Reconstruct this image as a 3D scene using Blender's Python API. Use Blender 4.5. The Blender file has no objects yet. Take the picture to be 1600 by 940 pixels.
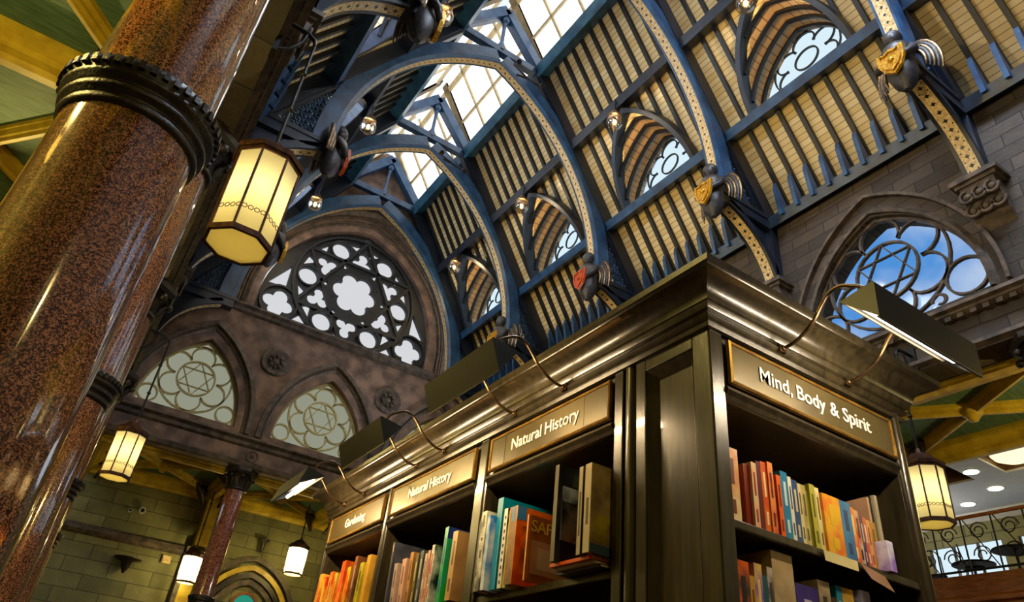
import bpy, math, random
from mathutils import Vector, Matrix
random.seed(7)
R_ = math.radians
# ------------------------------------------------------------------ camera, sky, exposure
SC = bpy.context.scene
COL = SC.collection
# the photographer's eye is the origin of the scene, the floor lies below it
cam_d = bpy.data.cameras.new('camera'); cam = bpy.data.objects.new('camera', cam_d); COL.objects.link(cam)
CR = [[0.82931492, -0.55002293, 0.09854710], [0.37082749, 0.40980895, -0.83339282], [0.41799968, 0.72768908, 0.54382430]]
cam.matrix_world = Matrix(((CR[0][0], -CR[1][0], -CR[2][0], 0), (CR[0][1], -CR[1][1], -CR[2][1], 0), (CR[0][2], -CR[1][2], -CR[2][2], 0), (0, 0, 0, 1)))
cam_d.sensor_width = 36; cam_d.lens = 1109.33 / 1600 * 36; cam_d.clip_end = 200; cam_d.clip_start = 0.02
SC.camera = cam
SC.view_settings.view_transform = 'Standard'; SC.view_settings.look = 'None'
SC.view_settings.gamma = 1; SC.view_settings.use_curve_mapping = False
SC.view_settings.exposure = 0.3
SC.cycles.max_bounces = 6; SC.cycles.diffuse_bounces = 3; SC.cycles.glossy_bounces = 3
SC.cycles.transparent_max_bounces = 12; SC.cycles.transmission_bounces = 4
SC.cycles.use_denoising = True; SC.cycles.sample_clamp_indirect = 4.0
SC.cycles.caustics_reflective = False; SC.cycles.caustics_refractive = False

SKY = 0.95
w = bpy.data.worlds.new('sky'); SC.world = w; w.use_nodes = True
nt = w.node_tree; nt.nodes.clear()
tc = nt.nodes.new('ShaderNodeTexCoord'); no = nt.nodes.new('ShaderNodeTexNoise')
no.inputs['Scale'].default_value = 3.2; no.inputs['Detail'].default_value = 5
rp = nt.nodes.new('ShaderNodeValToRGB')
rp.color_ramp.elements[0].position = 0.36; rp.color_ramp.elements[0].color = (0.09, 0.33, 0.80, 1)
rp.color_ramp.elements[1].position = 0.50; rp.color_ramp.elements[1].color = (0.85, 0.92, 1.0, 1)
bg = nt.nodes.new('ShaderNodeBackground'); bg.inputs['Strength'].default_value = SKY
ou = nt.nodes.new('ShaderNodeOutputWorld')
nt.links.new(tc.outputs['Generated'], no.inputs['Vector']); nt.links.new(no.outputs['Fac'], rp.inputs['Fac'])
nt.links.new(rp.outputs['Color'], bg.inputs['Color']); nt.links.new(bg.outputs['Background'], ou.inputs['Surface'])

# lamp strengths (watts); the floods and rear lanterns are added fill
P_LANTERN = 11; P_LANTERN_FAR = 300; P_GLOBE = 120; P_PICTURE = 9; P_AISLE = 1700; P_FLOOD_FILL = 900; P_REAR_FILL = 600

# ------------------------------------------------------------------ materials
def lin(c):
    return tuple((v / 255 / 12.92) if v / 255 <= 0.04045 else ((v / 255 + 0.055) / 1.055) ** 2.4 for v in c)

def newmat(name):
    m = bpy.data.materials.new(name); m.use_nodes = True; return m, m.node_tree, m.node_tree.nodes['Principled BSDF']

def MAT(name, rgb, rough=0.5, metal=0.0, var=0.25, scale=6.0, bump=0.0, bscale=None, rgb2=None, coat=0.0, spec=0.5, stretch=(1, 1, 1), lo=0.35, hi=0.65):
    """plain colour broken up by noise between rgb and rgb2"""
    m, nt, b = newmat(name)
    c1 = lin(rgb); c2 = lin(rgb2) if rgb2 else tuple(v * (1 - var) for v in c1)
    tc = nt.nodes.new('ShaderNodeTexCoord'); mp = nt.nodes.new('ShaderNodeMapping'); mp.inputs['Scale'].default_value = stretch
    n = nt.nodes.new('ShaderNodeTexNoise'); n.inputs['Scale'].default_value = scale; n.inputs['Detail'].default_value = 6
    r = nt.nodes.new('ShaderNodeValToRGB')
    r.color_ramp.elements[0].position = lo; r.color_ramp.elements[0].color = (*c2, 1)
    r.color_ramp.elements[1].position = hi; r.color_ramp.elements[1].color = (*c1, 1)
    L = nt.links.new
    L(tc.outputs['Object'], mp.inputs['Vector']); L(mp.outputs['Vector'], n.inputs['Vector']); L(n.outputs['Fac'], r.inputs['Fac'])
    L(r.outputs['Color'], b.inputs['Base Color'])
    b.inputs['Roughness'].default_value = rough; b.inputs['Metallic'].default_value = metal
    b.inputs['Coat Weight'].default_value = coat; b.inputs['Specular IOR Level'].default_value = spec
    if bump:
        n2 = nt.nodes.new('ShaderNodeTexNoise'); n2.inputs['Scale'].default_value = bscale or scale * 4; n2.inputs['Detail'].default_value = 6
        bp = nt.nodes.new('ShaderNodeBump'); bp.inputs['Strength'].default_value = bump; bp.inputs['Distance'].default_value = 0.02
        L(mp.outputs['Vector'], n2.inputs['Vector']); L(n2.outputs['Fac'], bp.inputs['Height']); L(bp.outputs['Normal'], b.inputs['Normal'])
    return m

def EMIT(name, rgb, s):
    m = bpy.data.materials.new(name); m.use_nodes = True; nt = m.node_tree; nt.nodes.clear()
    e = nt.nodes.new('ShaderNodeEmission'); e.inputs['Color'].default_value = (*lin(rgb), 1); e.inputs['Strength'].default_value = s
    o = nt.nodes.new('ShaderNodeOutputMaterial'); nt.links.new(e.outputs[0], o.inputs[0]); return m

def STONE(name, c1, c2, mortar, bw=0.9, bh=0.3, axes='xz', rough=0.8, bump=0.5):
    m, nt, b = newmat(name); L = nt.links.new
    tc = nt.nodes.new('ShaderNodeTexCoord'); sp = nt.nodes.new('ShaderNodeSeparateXYZ'); cb = nt.nodes.new('ShaderNodeCombineXYZ')
    L(tc.outputs['Object'], sp.inputs[0]); L(sp.outputs[{'x': 0, 'y': 1, 'z': 2}[axes[0]]], cb.inputs[0]); L(sp.outputs[2], cb.inputs[1])
    br = nt.nodes.new('ShaderNodeTexBrick'); br.inputs['Color1'].default_value = (*lin(c1), 1); br.inputs['Color2'].default_value = (*lin(c2), 1)
    br.inputs['Mortar'].default_value = (*lin(mortar), 1); br.inputs['Scale'].default_value = 1; br.inputs['Mortar Size'].default_value = 0.014
    br.inputs['Brick Width'].default_value = bw; br.inputs['Row Height'].default_value = bh; br.inputs['Mortar Smooth'].default_value = 0.4
    L(cb.outputs[0], br.inputs['Vector'])
    n = nt.nodes.new('ShaderNodeTexNoise'); n.inputs['Scale'].default_value = 2.2; n.inputs['Detail'].default_value = 8; L(tc.outputs['Object'], n.inputs['Vector'])
    mx = nt.nodes.new('ShaderNodeMix'); mx.data_type = 'RGBA'; mx.blend_type = 'OVERLAY'; mx.inputs[0].default_value = 0.8
    L(br.outputs['Color'], mx.inputs[6]); L(n.outputs['Color'], mx.inputs[7])
    n.inputs['Roughness'].default_value = 0.7
    bw_ = nt.nodes.new('ShaderNodeRGBToBW'); L(n.outputs['Color'], bw_.inputs[0]); L(bw_.outputs[0], mx.inputs[7])
    L(mx.outputs[2], b.inputs['Base Color']); b.inputs['Roughness'].default_value = rough
    n2 = nt.nodes.new('ShaderNodeTexNoise'); n2.inputs['Scale'].default_value = 14; n2.inputs['Detail'].default_value = 6; L(tc.outputs['Object'], n2.inputs['Vector'])
    ad = nt.nodes.new('ShaderNodeMath'); ad.operation = 'MULTIPLY_ADD'; ad.inputs[1].default_value = -1.4
    L(br.outputs['Fac'], ad.inputs[0]); L(n2.outputs['Fac'], ad.inputs[2])
    bp = nt.nodes.new('ShaderNodeBump'); bp.inputs['Strength'].default_value = bump; bp.inputs['Distance'].default_value = 0.03
    L(ad.outputs[0], bp.inputs['Height']); L(bp.outputs[0], b.inputs['Normal'])
    return m

def GRANITE(name, a, bcol, c, scale=90):
    m, nt, b = newmat(name); L = nt.links.new
    tc = nt.nodes.new('ShaderNodeTexCoord')
    v = nt.nodes.new('ShaderNodeTexVoronoi'); v.inputs['Scale'].default_value = scale; L(tc.outputs['Object'], v.inputs['Vector'])
    n = nt.nodes.new('ShaderNodeTexNoise'); n.inputs['Scale'].default_value = 48; n.inputs['Detail'].default_value = 5; L(tc.outputs['Object'], n.inputs['Vector'])
    bw_ = nt.nodes.new('ShaderNodeRGBToBW'); L(v.outputs['Color'], bw_.inputs[0])
    ad = nt.nodes.new('ShaderNodeMath'); ad.operation = 'ADD'; L(bw_.outputs[0], ad.inputs[0]); L(n.outputs['Fac'], ad.inputs[1])
    h = nt.nodes.new('ShaderNodeMath'); h.operation = 'MULTIPLY'; h.inputs[1].default_value = 0.5; L(ad.outputs[0], h.inputs[0])
    r = nt.nodes.new('ShaderNodeValToRGB'); e = r.color_ramp.elements
    e[0].position = 0.36; e[0].color = (*lin(a), 1); e[1].position = 0.66; e[1].color = (*lin(c), 1)
    k = e.new(0.5); k.color = (*lin(bcol), 1)
    L(h.outputs[0], r.inputs['Fac']); L(r.outputs['Color'], b.inputs['Base Color'])
    b.inputs['Roughness'].default_value = 0.10; b.inputs['Specular IOR Level'].default_value = 0.8; b.inputs['Coat Weight'].default_value = 1.0
    b.inputs['Coat Roughness'].default_value = 0.05; b.inputs['Coat IOR'].default_value = 1.9
    # faint waviness of hand-polished stone, drawn out along the shaft
    mp = nt.nodes.new('ShaderNodeMapping'); mp.inputs['Scale'].default_value = (9, 9, 0.7); L(tc.outputs['Object'], mp.inputs['Vector'])
    n3 = nt.nodes.new('ShaderNodeTexNoise'); n3.inputs['Scale'].default_value = 1.0; n3.inputs['Detail'].default_value = 3; L(mp.outputs[0], n3.inputs['Vector'])
    bp = nt.nodes.new('ShaderNodeBump'); bp.inputs['Strength'].default_value = 0.25; bp.inputs['Distance'].default_value = 0.02
    L(n3.outputs['Fac'], bp.inputs['Height']); L(bp.outputs[0], b.inputs['Normal']); L(bp.outputs[0], b.inputs['Coat Normal'])
    return m

def BOARDS(name, c1, c2, joint, pitch=0.14, axis=2):
    """planks with thin joints across one axis"""
    m, nt, b = newmat(name); L = nt.links.new
    tc = nt.nodes.new('ShaderNodeTexCoord'); sp = nt.nodes.new('ShaderNodeSeparateXYZ'); L(tc.outputs['Object'], sp.inputs[0])
    d = nt.nodes.new('ShaderNodeMath'); d.operation = 'DIVIDE'; d.inputs[1].default_value = pitch; L(sp.outputs[axis], d.inputs[0])
    f = nt.nodes.new('ShaderNodeMath'); f.operation = 'FRACT'; L(d.outputs[0], f.inputs[0])
    g = nt.nodes.new('ShaderNodeMath'); g.operation = 'LESS_THAN'; g.inputs[1].default_value = 0.13; L(f.outputs[0], g.inputs[0])
    fl = nt.nodes.new('ShaderNodeMath'); fl.operation = 'FLOOR'; L(d.outputs[0], fl.inputs[0])
    yq = nt.nodes.new('ShaderNodeMath'); yq.operation = 'MULTIPLY'; yq.inputs[1].default_value = 0.5; L(sp.outputs[1 if axis == 2 else 0], yq.inputs[0])
    cb = nt.nodes.new('ShaderNodeCombineXYZ'); L(fl.outputs[0], cb.inputs[0]); L(yq.outputs[0], cb.inputs[1])
    n = nt.nodes.new('ShaderNodeTexNoise'); n.inputs['Scale'].default_value = 1.3; n.inputs['Detail'].default_value = 4; L(cb.outputs[0], n.inputs['Vector'])
    r = nt.nodes.new('ShaderNodeValToRGB'); r.color_ramp.elements[0].position = 0.35; r.color_ramp.elements[1].position = 0.65
    r.color_ramp.elements[0].color = (*lin(c2), 1); r.color_ramp.elements[1].color = (*lin(c1), 1); L(n.outputs['Fac'], r.inputs['Fac'])
    mx = nt.nodes.new('ShaderNodeMix'); mx.data_type = 'RGBA'; L(g.outputs[0], mx.inputs[0]); L(r.outputs[0], mx.inputs[6]); mx.inputs[7].default_value = (*lin(joint), 1)
    L(mx.outputs[2], b.inputs['Base Color']); b.inputs['Roughness'].default_value = 0.6
    return m

def GLASS_TINT(name, rgb, gloss=0.12):
    """thin tinted pane: straight-through transmission and a weak reflection"""
    m = bpy.data.materials.new(name); m.use_nodes = True; nt = m.node_tree; nt.nodes.clear(); L = nt.links.new
    t = nt.nodes.new('ShaderNodeBsdfTransparent'); t.inputs['Color'].default_value = (*rgb, 1)
    g = nt.nodes.new('ShaderNodeBsdfGlossy'); g.inputs['Roughness'].default_value = 0.08
    x = nt.nodes.new('ShaderNodeMixShader'); x.inputs[0].default_value = gloss
    o = nt.nodes.new('ShaderNodeOutputMaterial'); L(t.outputs[0], x.inputs[1]); L(g.outputs[0], x.inputs[2]); L(x.outputs[0], o.inputs[0]); return m

def OPAL(name, rgb, clear=0.35):
    """opal lantern glass: lets light spread through, part of it straight"""
    m = bpy.data.materials.new(name); m.use_nodes = True; nt = m.node_tree; nt.nodes.clear(); L = nt.links.new
    t = nt.nodes.new('ShaderNodeBsdfTranslucent'); t.inputs['Color'].default_value = (*lin(rgb), 1)
    p = nt.nodes.new('ShaderNodeBsdfTransparent'); p.inputs['Color'].default_value = (*lin(rgb), 1)
    g = nt.nodes.new('ShaderNodeBsdfDiffuse'); g.inputs['Color'].default_value = (*lin(rgb), 1)
    x = nt.nodes.new('ShaderNodeMixShader'); x.inputs[0].default_value = clear; L(t.outputs[0], x.inputs[1]); L(p.outputs[0], x.inputs[2])
    y = nt.nodes.new('ShaderNodeMixShader'); y.inputs[0].default_value = 0.25; L(x.outputs[0], y.inputs[1]); L(g.outputs[0], y.inputs[2])
    o = nt.nodes.new('ShaderNodeOutputMaterial'); L(y.outputs[0], o.inputs[0]); return m

M = {}
M['granite'] = GRANITE('polished_granite', (40, 21, 13), (112, 64, 36), (176, 120, 78), 150)
M['granite_pink'] = GRANITE('pink_granite', (74, 34, 26), (140, 74, 56), (190, 124, 100), 60)
M['iron'] = MAT('dark_cast_iron', (44, 38, 32), 0.38, 0.4, bump=0.3, scale=12)
M['stone_dark'] = STONE('dark_coursed_stone', (80, 70, 62), (50, 45, 41), (32, 29, 28), 0.85, 0.30, 'yz')
M['stone_gable'] = MAT('brown_ashlar', (136, 110, 96), 0.75, scale=2.2, rgb2=(80, 66, 60), bump=0.35, bscale=10)
M['stone_mould'] = MAT('moulded_stone', (98, 84, 72), 0.6, scale=5, rgb2=(50, 43, 38), bump=0.4, bscale=20)
M['stone_green'] = STONE('greenish_ashlar', (128, 124, 82), (96, 96, 62), (60, 60, 40), 1.3, 0.45, 'xz', bump=0.3)
M['stone_green_y'] = STONE('greenish_ashlar_side', (128, 124, 82), (96, 96, 62), (60, 60, 40), 1.3, 0.45, 'yz', bump=0.3)
M['blue'] = MAT('blue_grey_painted_timber', (42, 82, 124), 0.38, scale=3, rgb2=(22, 50, 86), bump=0.15, bscale=30)
M['navy'] = MAT('navy_black_timber', (24, 34, 54), 0.4, scale=4, rgb2=(14, 20, 32), bump=0.15, bscale=30)
M['teal'] = MAT('teal_painted_timber', (58, 110, 140), 0.35, scale=3, rgb2=(36, 78, 108))
M['rafter'] = MAT('dark_rafter_paint', (10, 15, 26), 0.45, scale=5, rgb2=(6, 8, 14))
M['boards'] = BOARDS('cream_roof_boards', (222, 208, 166), (204, 178, 122), (136, 116, 76), 0.13)
M['vault'] = BOARDS('buff_vault_boards', (206, 178, 140), (186, 146, 100), (130, 96, 66), 0.16, 2)
M['stencil'] = MAT('cream_stencil_paint', (226, 206, 160), 0.4, scale=20, rgb2=(190, 156, 96))
M['stencil_dark'] = MAT('black_stencil_paint', (16, 16, 20), 0.4)
M['gold'] = MAT('gold_leaf', (240, 186, 44), 0.35, 0.3, scale=30, rgb2=(140, 88, 14))
M['creamframe'] = MAT('cream_window_frame', (206, 186, 142), 0.5, scale=4, rgb2=(176, 154, 110))
M['pane_white'] = EMIT('skylight_daylight_glass', (248, 247, 242), 1.9)
M['pane_ridge_fill'] = EMIT('fill_ridge_glass', (214, 232, 255), 52.0)  # ridge panes behind the camera, glow raised to fill the nave with light
M['pane_gable'] = EMIT('frosted_daylight_glass', (226, 228, 232), 0.72)
M['pane_blue'] = EMIT('pale_blue_daylight_glass', (214, 236, 246), 0.85)
M['pane_green'] = EMIT('greenish_leaded_glass', (186, 190, 166), 0.46)
M['pane_dormer_fill'] = EMIT('fill_dormer_glass', (206, 228, 255), 18.0)  # unseen left dormers, glow raised as added light for the right roof slope
M['lead'] = MAT('lead_came', (26, 32, 40), 0.5)
M['came_cream'] = MAT('pale_stone_came', (196, 184, 132), 0.6, scale=10)
M['tracery_dark'] = MAT('dark_tracery', (30, 34, 40), 0.55, scale=6, rgb2=(18, 22, 28), bump=0.2)
M['clearglass'] = GLASS_TINT('clerestory_glass', (0.88, 0.88, 0.88), 0.025)
M['yellow'] = MAT('ochre_painted_beam', (206, 176, 48), 0.45, scale=4, rgb2=(172, 142, 34))
M['green'] = MAT('green_ceiling_panel', (96, 128, 100), 0.6, scale=3, rgb2=(66, 96, 74), stretch=(1, 6, 1))
M['case'] = MAT('olive_black_gloss_paint', (62, 54, 36), 0.28, scale=5, rgb2=(38, 34, 23), stretch=(8, 8, 1), bump=0.05, bscale=22, coat=0.35, spec=0.6)
M['case_in'] = MAT('dark_cabinet_interior', (86, 60, 30), 0.5, scale=4, rgb2=(52, 36, 20))
M['gilt'] = MAT('gilt_edge_moulding', (200, 160, 80), 0.3, 0.7, scale=14, rgb2=(150, 110, 50))
M['plate'] = MAT('bronze_sign_plate', (92, 80, 46), 0.38, 0.3, scale=5, rgb2=(72, 62, 36))
M['white'] = MAT('white_lettering', (240, 238, 228), 0.4, var=0.05)
M['lampbox'] = MAT('dark_bronze_lamp_housing', (30, 28, 22), 0.42, 0.2, scale=8, rgb2=(20, 19, 15))
M['lampin'] = MAT('pale_reflector', (220, 210, 190), 0.25, 0.6, var=0.1)
M['arm'] = MAT('dull_brass_arm', (110, 88, 60), 0.3, 0.8, scale=20, rgb2=(60, 46, 34))
M['tube'] = EMIT('lit_tube', (255, 246, 240), 7.0)
M['opal'] = OPAL('opal_lantern_glass', (246, 232, 170))
M['copper'] = MAT('copper_frame', (96, 62, 44), 0.35, 0.6, scale=14, rgb2=(52, 34, 26))
M['globe'] = GLASS_TINT('globe_glass', (0.86, 0.8, 0.68), 0.3)
M['bulb'] = EMIT('lit_bulb', (255, 226, 170), 9.0)
M['brass'] = MAT('tarnished_brass', (170, 140, 100), 0.3, 0.8, scale=18, rgb2=(90, 70, 54))
M['page'] = MAT('book_pages', (214, 200, 170), 0.8, scale=60, rgb2=(180, 160, 126), stretch=(1, 8, 0.3))
M['plaster'] = MAT('white_plaster', (214, 216, 220), 0.7, var=0.08)
M['coffer'] = MAT('brown_coffer', (110, 78, 44), 0.5, scale=4)
M['orangewood'] = MAT('orange_brown_wood', (150, 88, 34), 0.35, scale=4, rgb2=(104, 56, 20), stretch=(6, 1, 6))
M['black'] = MAT('black_wrought_iron', (16, 16, 18), 0.45, 0.4)
M['floor'] = MAT('floor_wood', (96, 68, 44), 0.4, scale=4, rgb2=(70, 48, 30), stretch=(6, 1, 1))
M['downlight'] = EMIT('downlight_lens', (255, 248, 226), 4.0)
M['dome'] = EMIT('dome_lamp_glass', (255, 236, 180), 1.3)
M['teal_glass'] = EMIT('teal_window_glass', (50, 170, 140), 0.55)
M['angel'] = MAT('carved_dark_wood', (58, 56, 62), 0.4, scale=14, rgb2=(26, 28, 36), bump=0.4, bscale=40)
M['red'] = MAT('red_gold_shield', (206, 96, 34), 0.4, scale=30, rgb2=(150, 40, 16))

# ------------------------------------------------------------------ mesh helpers
class MB:
    def __init__(s): s.v = []; s.f = []; s.m = []; s.sm = []
    def add(s, vs, fs, mat=0, smooth=False):
        o = len(s.v); s.v += [tuple(p) for p in vs]
        for f in fs: s.f.append([i + o for i in f]); s.m.append(mat); s.sm.append(smooth)
        return s
    def box(s, a, b, mat=0):
        x0, x1 = sorted((a[0], b[0])); y0, y1 = sorted((a[1], b[1])); z0, z1 = sorted((a[2], b[2]))
        vs = [(x0, y0, z0), (x1, y0, z0), (x1, y1, z0), (x0, y1, z0), (x0, y0, z1), (x1, y0, z1), (x1, y1, z1), (x0, y1, z1)]
        return s.add(vs, [(0, 3, 2, 1), (4, 5, 6, 7), (0, 1, 5, 4), (1, 2, 6, 5), (2, 3, 7, 6), (3, 0, 4, 7)], mat)
    def prism(s, pts, d, mat=0):
        """closed polygon of 3D points pushed along vector d"""
        n = len(pts); d = Vector(d); a = [Vector(p) for p in pts]; vs = a + [p + d for p in a]
        fs = [list(range(n))[::-1], list(range(n, 2 * n))] + [(i, (i + 1) % n, n + (i + 1) % n, n + i) for i in range(n)]
        return s.add(vs, fs, mat)
    def bar(s, a, b, w, h, up=(0, 0, 1), mat=0):
        """straight beam: w across, h along up"""
        a = Vector(a); b = Vector(b); t = (b - a).normalized(); u = Vector(up); u = (u - t * u.dot(t)).normalized(); r = t.cross(u)
        q = [a + r * (sx * w / 2) + u * (sz * h / 2) for sx, sz in ((-1, -1), (1, -1), (1, 1), (-1, 1))]
        return s.prism(q, b - a, mat)
    def sweep(s, path, sec, nrm, closed=False, mat=0, smooth=False, cap=True):
        """planar path swept: section (a, b): a along side = tangent x nrm, b along nrm, mitred"""
        P = [Vector(p) for p in path]; N = Vector(nrm).normalized(); n = len(P); k = len(sec); vs = []
        for i, p in enumerate(P):
            t0 = (P[i] - P[i - 1]).normalized() if (i > 0 or closed) else None
            t1 = (P[(i + 1) % n] - P[i]).normalized() if (i < n - 1 or closed) else None
            t = (t0 + t1) if (t0 and t1) else (t0 or t1)
            t.normalize(); sd = t.cross(N)
            sc = 1.0
            if t0 and t1: sc = 1 / max(0.35, math.sqrt(max(0, (1 + t0.dot(t1)) / 2)))
            for a, b in sec: vs.append(p + sd * a * sc + N * b)
        fs = []
        for i in range(n if closed else n - 1):
            j = (i + 1) % n
            for q in range(k):
                r = (q + 1) % k; fs.append((i * k + q, i * k + r, j * k + r, j * k + q))
        s.add(vs, fs, mat, smooth)
        if cap and not closed:
            s.add(vs[:k], [list(range(k))], mat); s.add(vs[-k:], [list(range(k))[::-1]], mat)
        return s
    def tube(s, path, r, n=8, mat=0, closed=False):
        P = [Vector(p) for p in path]; m = len(P); vs = []; u = None
        for i, p in enumerate(P):
            a = P[(i - 1) % m] if (i > 0 or closed) else P[i]; b = P[(i + 1) % m] if (i < m - 1 or closed) else P[i]
            t = (b - a).normalized()
            if u is None:
                u = Vector((0, 0, 1)) if abs(t.z) < 0.9 else Vector((1, 0, 0))
            u = (u - t * u.dot(t)).normalized(); v = t.cross(u)
            rr = r[i] if isinstance(r, (list, tuple)) else r
            for k in range(n): vs.append(p + (u * math.cos(2 * math.pi * k / n) + v * math.sin(2 * math.pi * k / n)) * rr)
        fs = []
        for i in range(m if closed else m - 1):
            j = (i + 1) % m
            for k in range(n): fs.append((i * n + k, i * n + (k + 1) % n, j * n + (k + 1) % n, j * n + k))
        s.add(vs, fs, mat, True)
        if not closed:
            s.add(vs[:n], [list(range(n))[::-1]], mat); s.add(vs[-n:], [list(range(n))], mat)
        return s
    def lathe(s, prof, c=(0, 0, 0), n=32, mat=0, smooth=True, rot=0.0, frame=None):
        vs = []
        for r, z in prof:
            for k in range(n):
                a = 2 * math.pi * k / n + rot; q = Vector((r * math.cos(a), r * math.sin(a), z))
                if frame: q = frame[0] * q.x + frame[1] * q.y + frame[2] * q.z
                vs.append(q + Vector(c))
        fs = [(i * n + k, i * n + (k + 1) % n, (i + 1) * n + (k + 1) % n, (i + 1) * n + k) for i in range(len(prof) - 1) for k in range(n)]
        s.add(vs, fs, mat, smooth)
        if prof[0][0] > 1e-4: s.add(vs[:n], [list(range(n))[::-1]], mat)
        if prof[-1][0] > 1e-4: s.add(vs[-n:], [list(range(n))], mat)
        return s
    def ball(s, c, r, n=12, mat=0, sc=(1, 1, 1)):
        m = n // 2; vs = []; fs = []
        for i in range(m + 1):
            th = math.pi * i / m
            for k in range(n):
                a = 2 * math.pi * k / n
                vs.append((c[0] + r * sc[0] * math.sin(th) * math.cos(a), c[1] + r * sc[1] * math.sin(th) * math.sin(a), c[2] + r * sc[2] * math.cos(th)))
        for i in range(m):
            for k in range(n): fs.append((i * n + k, (i + 1) * n + k, (i + 1) * n + (k + 1) % n, i * n + (k + 1) % n))
        return s.add(vs, fs, mat, True)
    def plate(s, outer, holes, O, ex, ey, nrm, depth, mat=0):
        """flat sheet with cut-outs, thickness depth along nrm"""
        v, f = filled(outer, holes, depth); O = Vector(O); ex = Vector(ex); ey = Vector(ey); nv = Vector(nrm)
        return s.add([O + ex * p[0] + ey * p[1] + nv * p[2] for p in v], f, mat)
    def build(s, name, mats, parent=None, loc=None):
        me = bpy.data.meshes.new(name)
        off = Vector(loc) if loc else Vector((0, 0, 0))
        me.from_pydata([Vector(p) - off for p in s.v], [], s.f)
        if not isinstance(mats, (list, tuple)): mats = [mats]
        for m in mats: me.materials.append(m)
        me.polygons.foreach_set('material_index', s.m); me.polygons.foreach_set('use_smooth', s.sm); me.update()
        if any(s.sm) and not all(s.sm): pass
        o = bpy.data.objects.new(name, me); COL.objects.link(o)
        if loc: o.location = off
        if parent: o.parent = parent
        return o

def filled(outer, holes, depth):
    cu = bpy.data.curves.new('tmp', 'CURVE'); cu.dimensions = '2D'; cu.fill_mode = 'BOTH'; cu.extrude = depth / 2; cu.resolution_u = 1
    for lp in [outer] + holes:
        sp = cu.splines.new('POLY'); sp.points.add(len(lp) - 1); sp.use_cyclic_u = True
        for i, p in enumerate(lp): sp.points[i].co = (p[0], p[1], 0, 1)
    return curve_mesh(cu)

def curve_mesh(cu):
    ob = bpy.data.objects.new('tmp', cu); COL.objects.link(ob)
    dg = bpy.context.evaluated_depsgraph_get(); me = bpy.data.meshes.new_from_object(ob.evaluated_get(dg))
    v = [tuple(p.co) for p in me.vertices]; f = [list(p.vertices) for p in me.polygons]
    bpy.data.objects.remove(ob); bpy.data.curves.remove(cu); bpy.data.meshes.remove(me)
    return v, f

def text_mesh(txt, size):
    cu = bpy.data.curves.new('tmp', 'FONT'); cu.body = txt; cu.size = size; cu.align_x = 'CENTER'; cu.align_y = 'BOTTOM_BASELINE'; cu.extrude = 0.0015; cu.resolution_u = 4
    cu.offset = size * 0.006
    return curve_mesh(cu)

def tag(o, label=None, cat=None, group=None, kind=None):
    if label: o['label'] = label
    if cat: o['category'] = cat
    if group: o['group'] = group
    if kind: o['kind'] = kind
    return o

def thing(name, loc, label=None, cat=None, group=None, kind=None):
    e = bpy.data.objects.new(name, None); COL.objects.link(e); e.location = loc; e.empty_display_size = 0.1
    return tag(e, label, cat, group, kind)

def part(mb, name, mats, root):
    """mesh given in world coordinates, parented to a thing (or part of one)"""
    wl = world_loc(root)
    o = mb.build(name, mats, root); me = o.data
    me.transform(Matrix.Translation(-wl)); return o

def world_loc(o):
    v = Vector((0, 0, 0))
    while o is not None: v = v + Vector(o.location); o = o.parent
    return v

def circle(c, r, n=24, a0=0.0): return [(c[0] + r * math.cos(a0 + 2 * math.pi * k / n), c[1] + r * math.sin(a0 + 2 * math.pi * k / n)) for k in range(n)]

def foil(c, R, n, lobes_r, a0, seg=10):
    """outline of a foil: n round lobes of radius lobes_r with centres at R"""
    pts = []
    half = math.pi / n
    for i in range(n):
        a = a0 + 2 * math.pi * i / n; cx, cy = c[0] + R * math.cos(a), c[1] + R * math.sin(a)
        # lobe spans until it meets its neighbour on the bisector
        # point on bisector at distance d: |d*(cos half, sin half) - (R,0)| = lobes_r
        B = R * math.cos(half); disc = lobes_r ** 2 - (R * math.sin(half)) ** 2
        d = B + math.sqrt(max(disc, 0)) if disc > 0 else B
        px, py = d * math.cos(half) - R, d * math.sin(half)
        am = math.atan2(py, px)
        if disc <= 0: am = math.pi * 0.75
        for k in range(seg + 1):
            t = -am + 2 * am * k / seg
            pts.append((cx + lobes_r * math.cos(a + t), cy + lobes_r * math.sin(a + t)))
    return pts

def arch2(w, z0, zs, za, n=14, cx=0.0):
    """pointed arch outline, anticlockwise from lower right"""
    h = za - zs; r = (w * w + h * h) / (2 * w); ap = math.asin(min(1, h / r)); right = []
    if zs > z0 + 1e-4: right.append((cx + w, z0))
    for k in range(n + 1):
        t = ap * k / n; right.append((cx + w - r + r * math.cos(t), zs + r * math.sin(t)))
    left = [(2 * cx - x, z) for x, z in right[:-1]][::-1]
    return right + left

def xz(pts, y): return [(p[0], y, p[1]) for p in pts]
def yz(pts, x): return [(x, p[0], p[1]) for p in pts]
def rect(w, h, ox=0, oy=0): return [(ox - w / 2, oy - h / 2), (ox + w / 2, oy - h / 2), (ox + w / 2, oy + h / 2), (ox - w / 2, oy + h / 2)]

# ------------------------------------------------------------------ layout of the hall
CX = 6.15; XR = 12.1; XL = 0.05; YG = 22.4; FLOOR = -1.35
TY = [3.9, 8.6, 13.3, 18.0]; BAY = 4.7
EAVE = 5.85; ZE = 11.8; TH = math.atan(1.61); CT, ST = math.cos(TH), math.sin(TH)
def slope(side, s, y, d=0.0):
    """point on a roof slope: s up the slope from the eave, d outward from the rafters' inner face"""
    h = EAVE - s * CT + d * ST; z = ZE + s * ST + d * CT
    return Vector((CX + side * h, y, z))
S_LOW, S_MID, S_TOP = 2.5, 5.37, 8.2
YB0 = -5.5
# ---- floor
fl = MB().box((-5.2, -5.9, FLOOR - 0.1), (22, 27.2, FLOOR)).build('floor', M['floor']); tag(fl, kind='structure')

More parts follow.
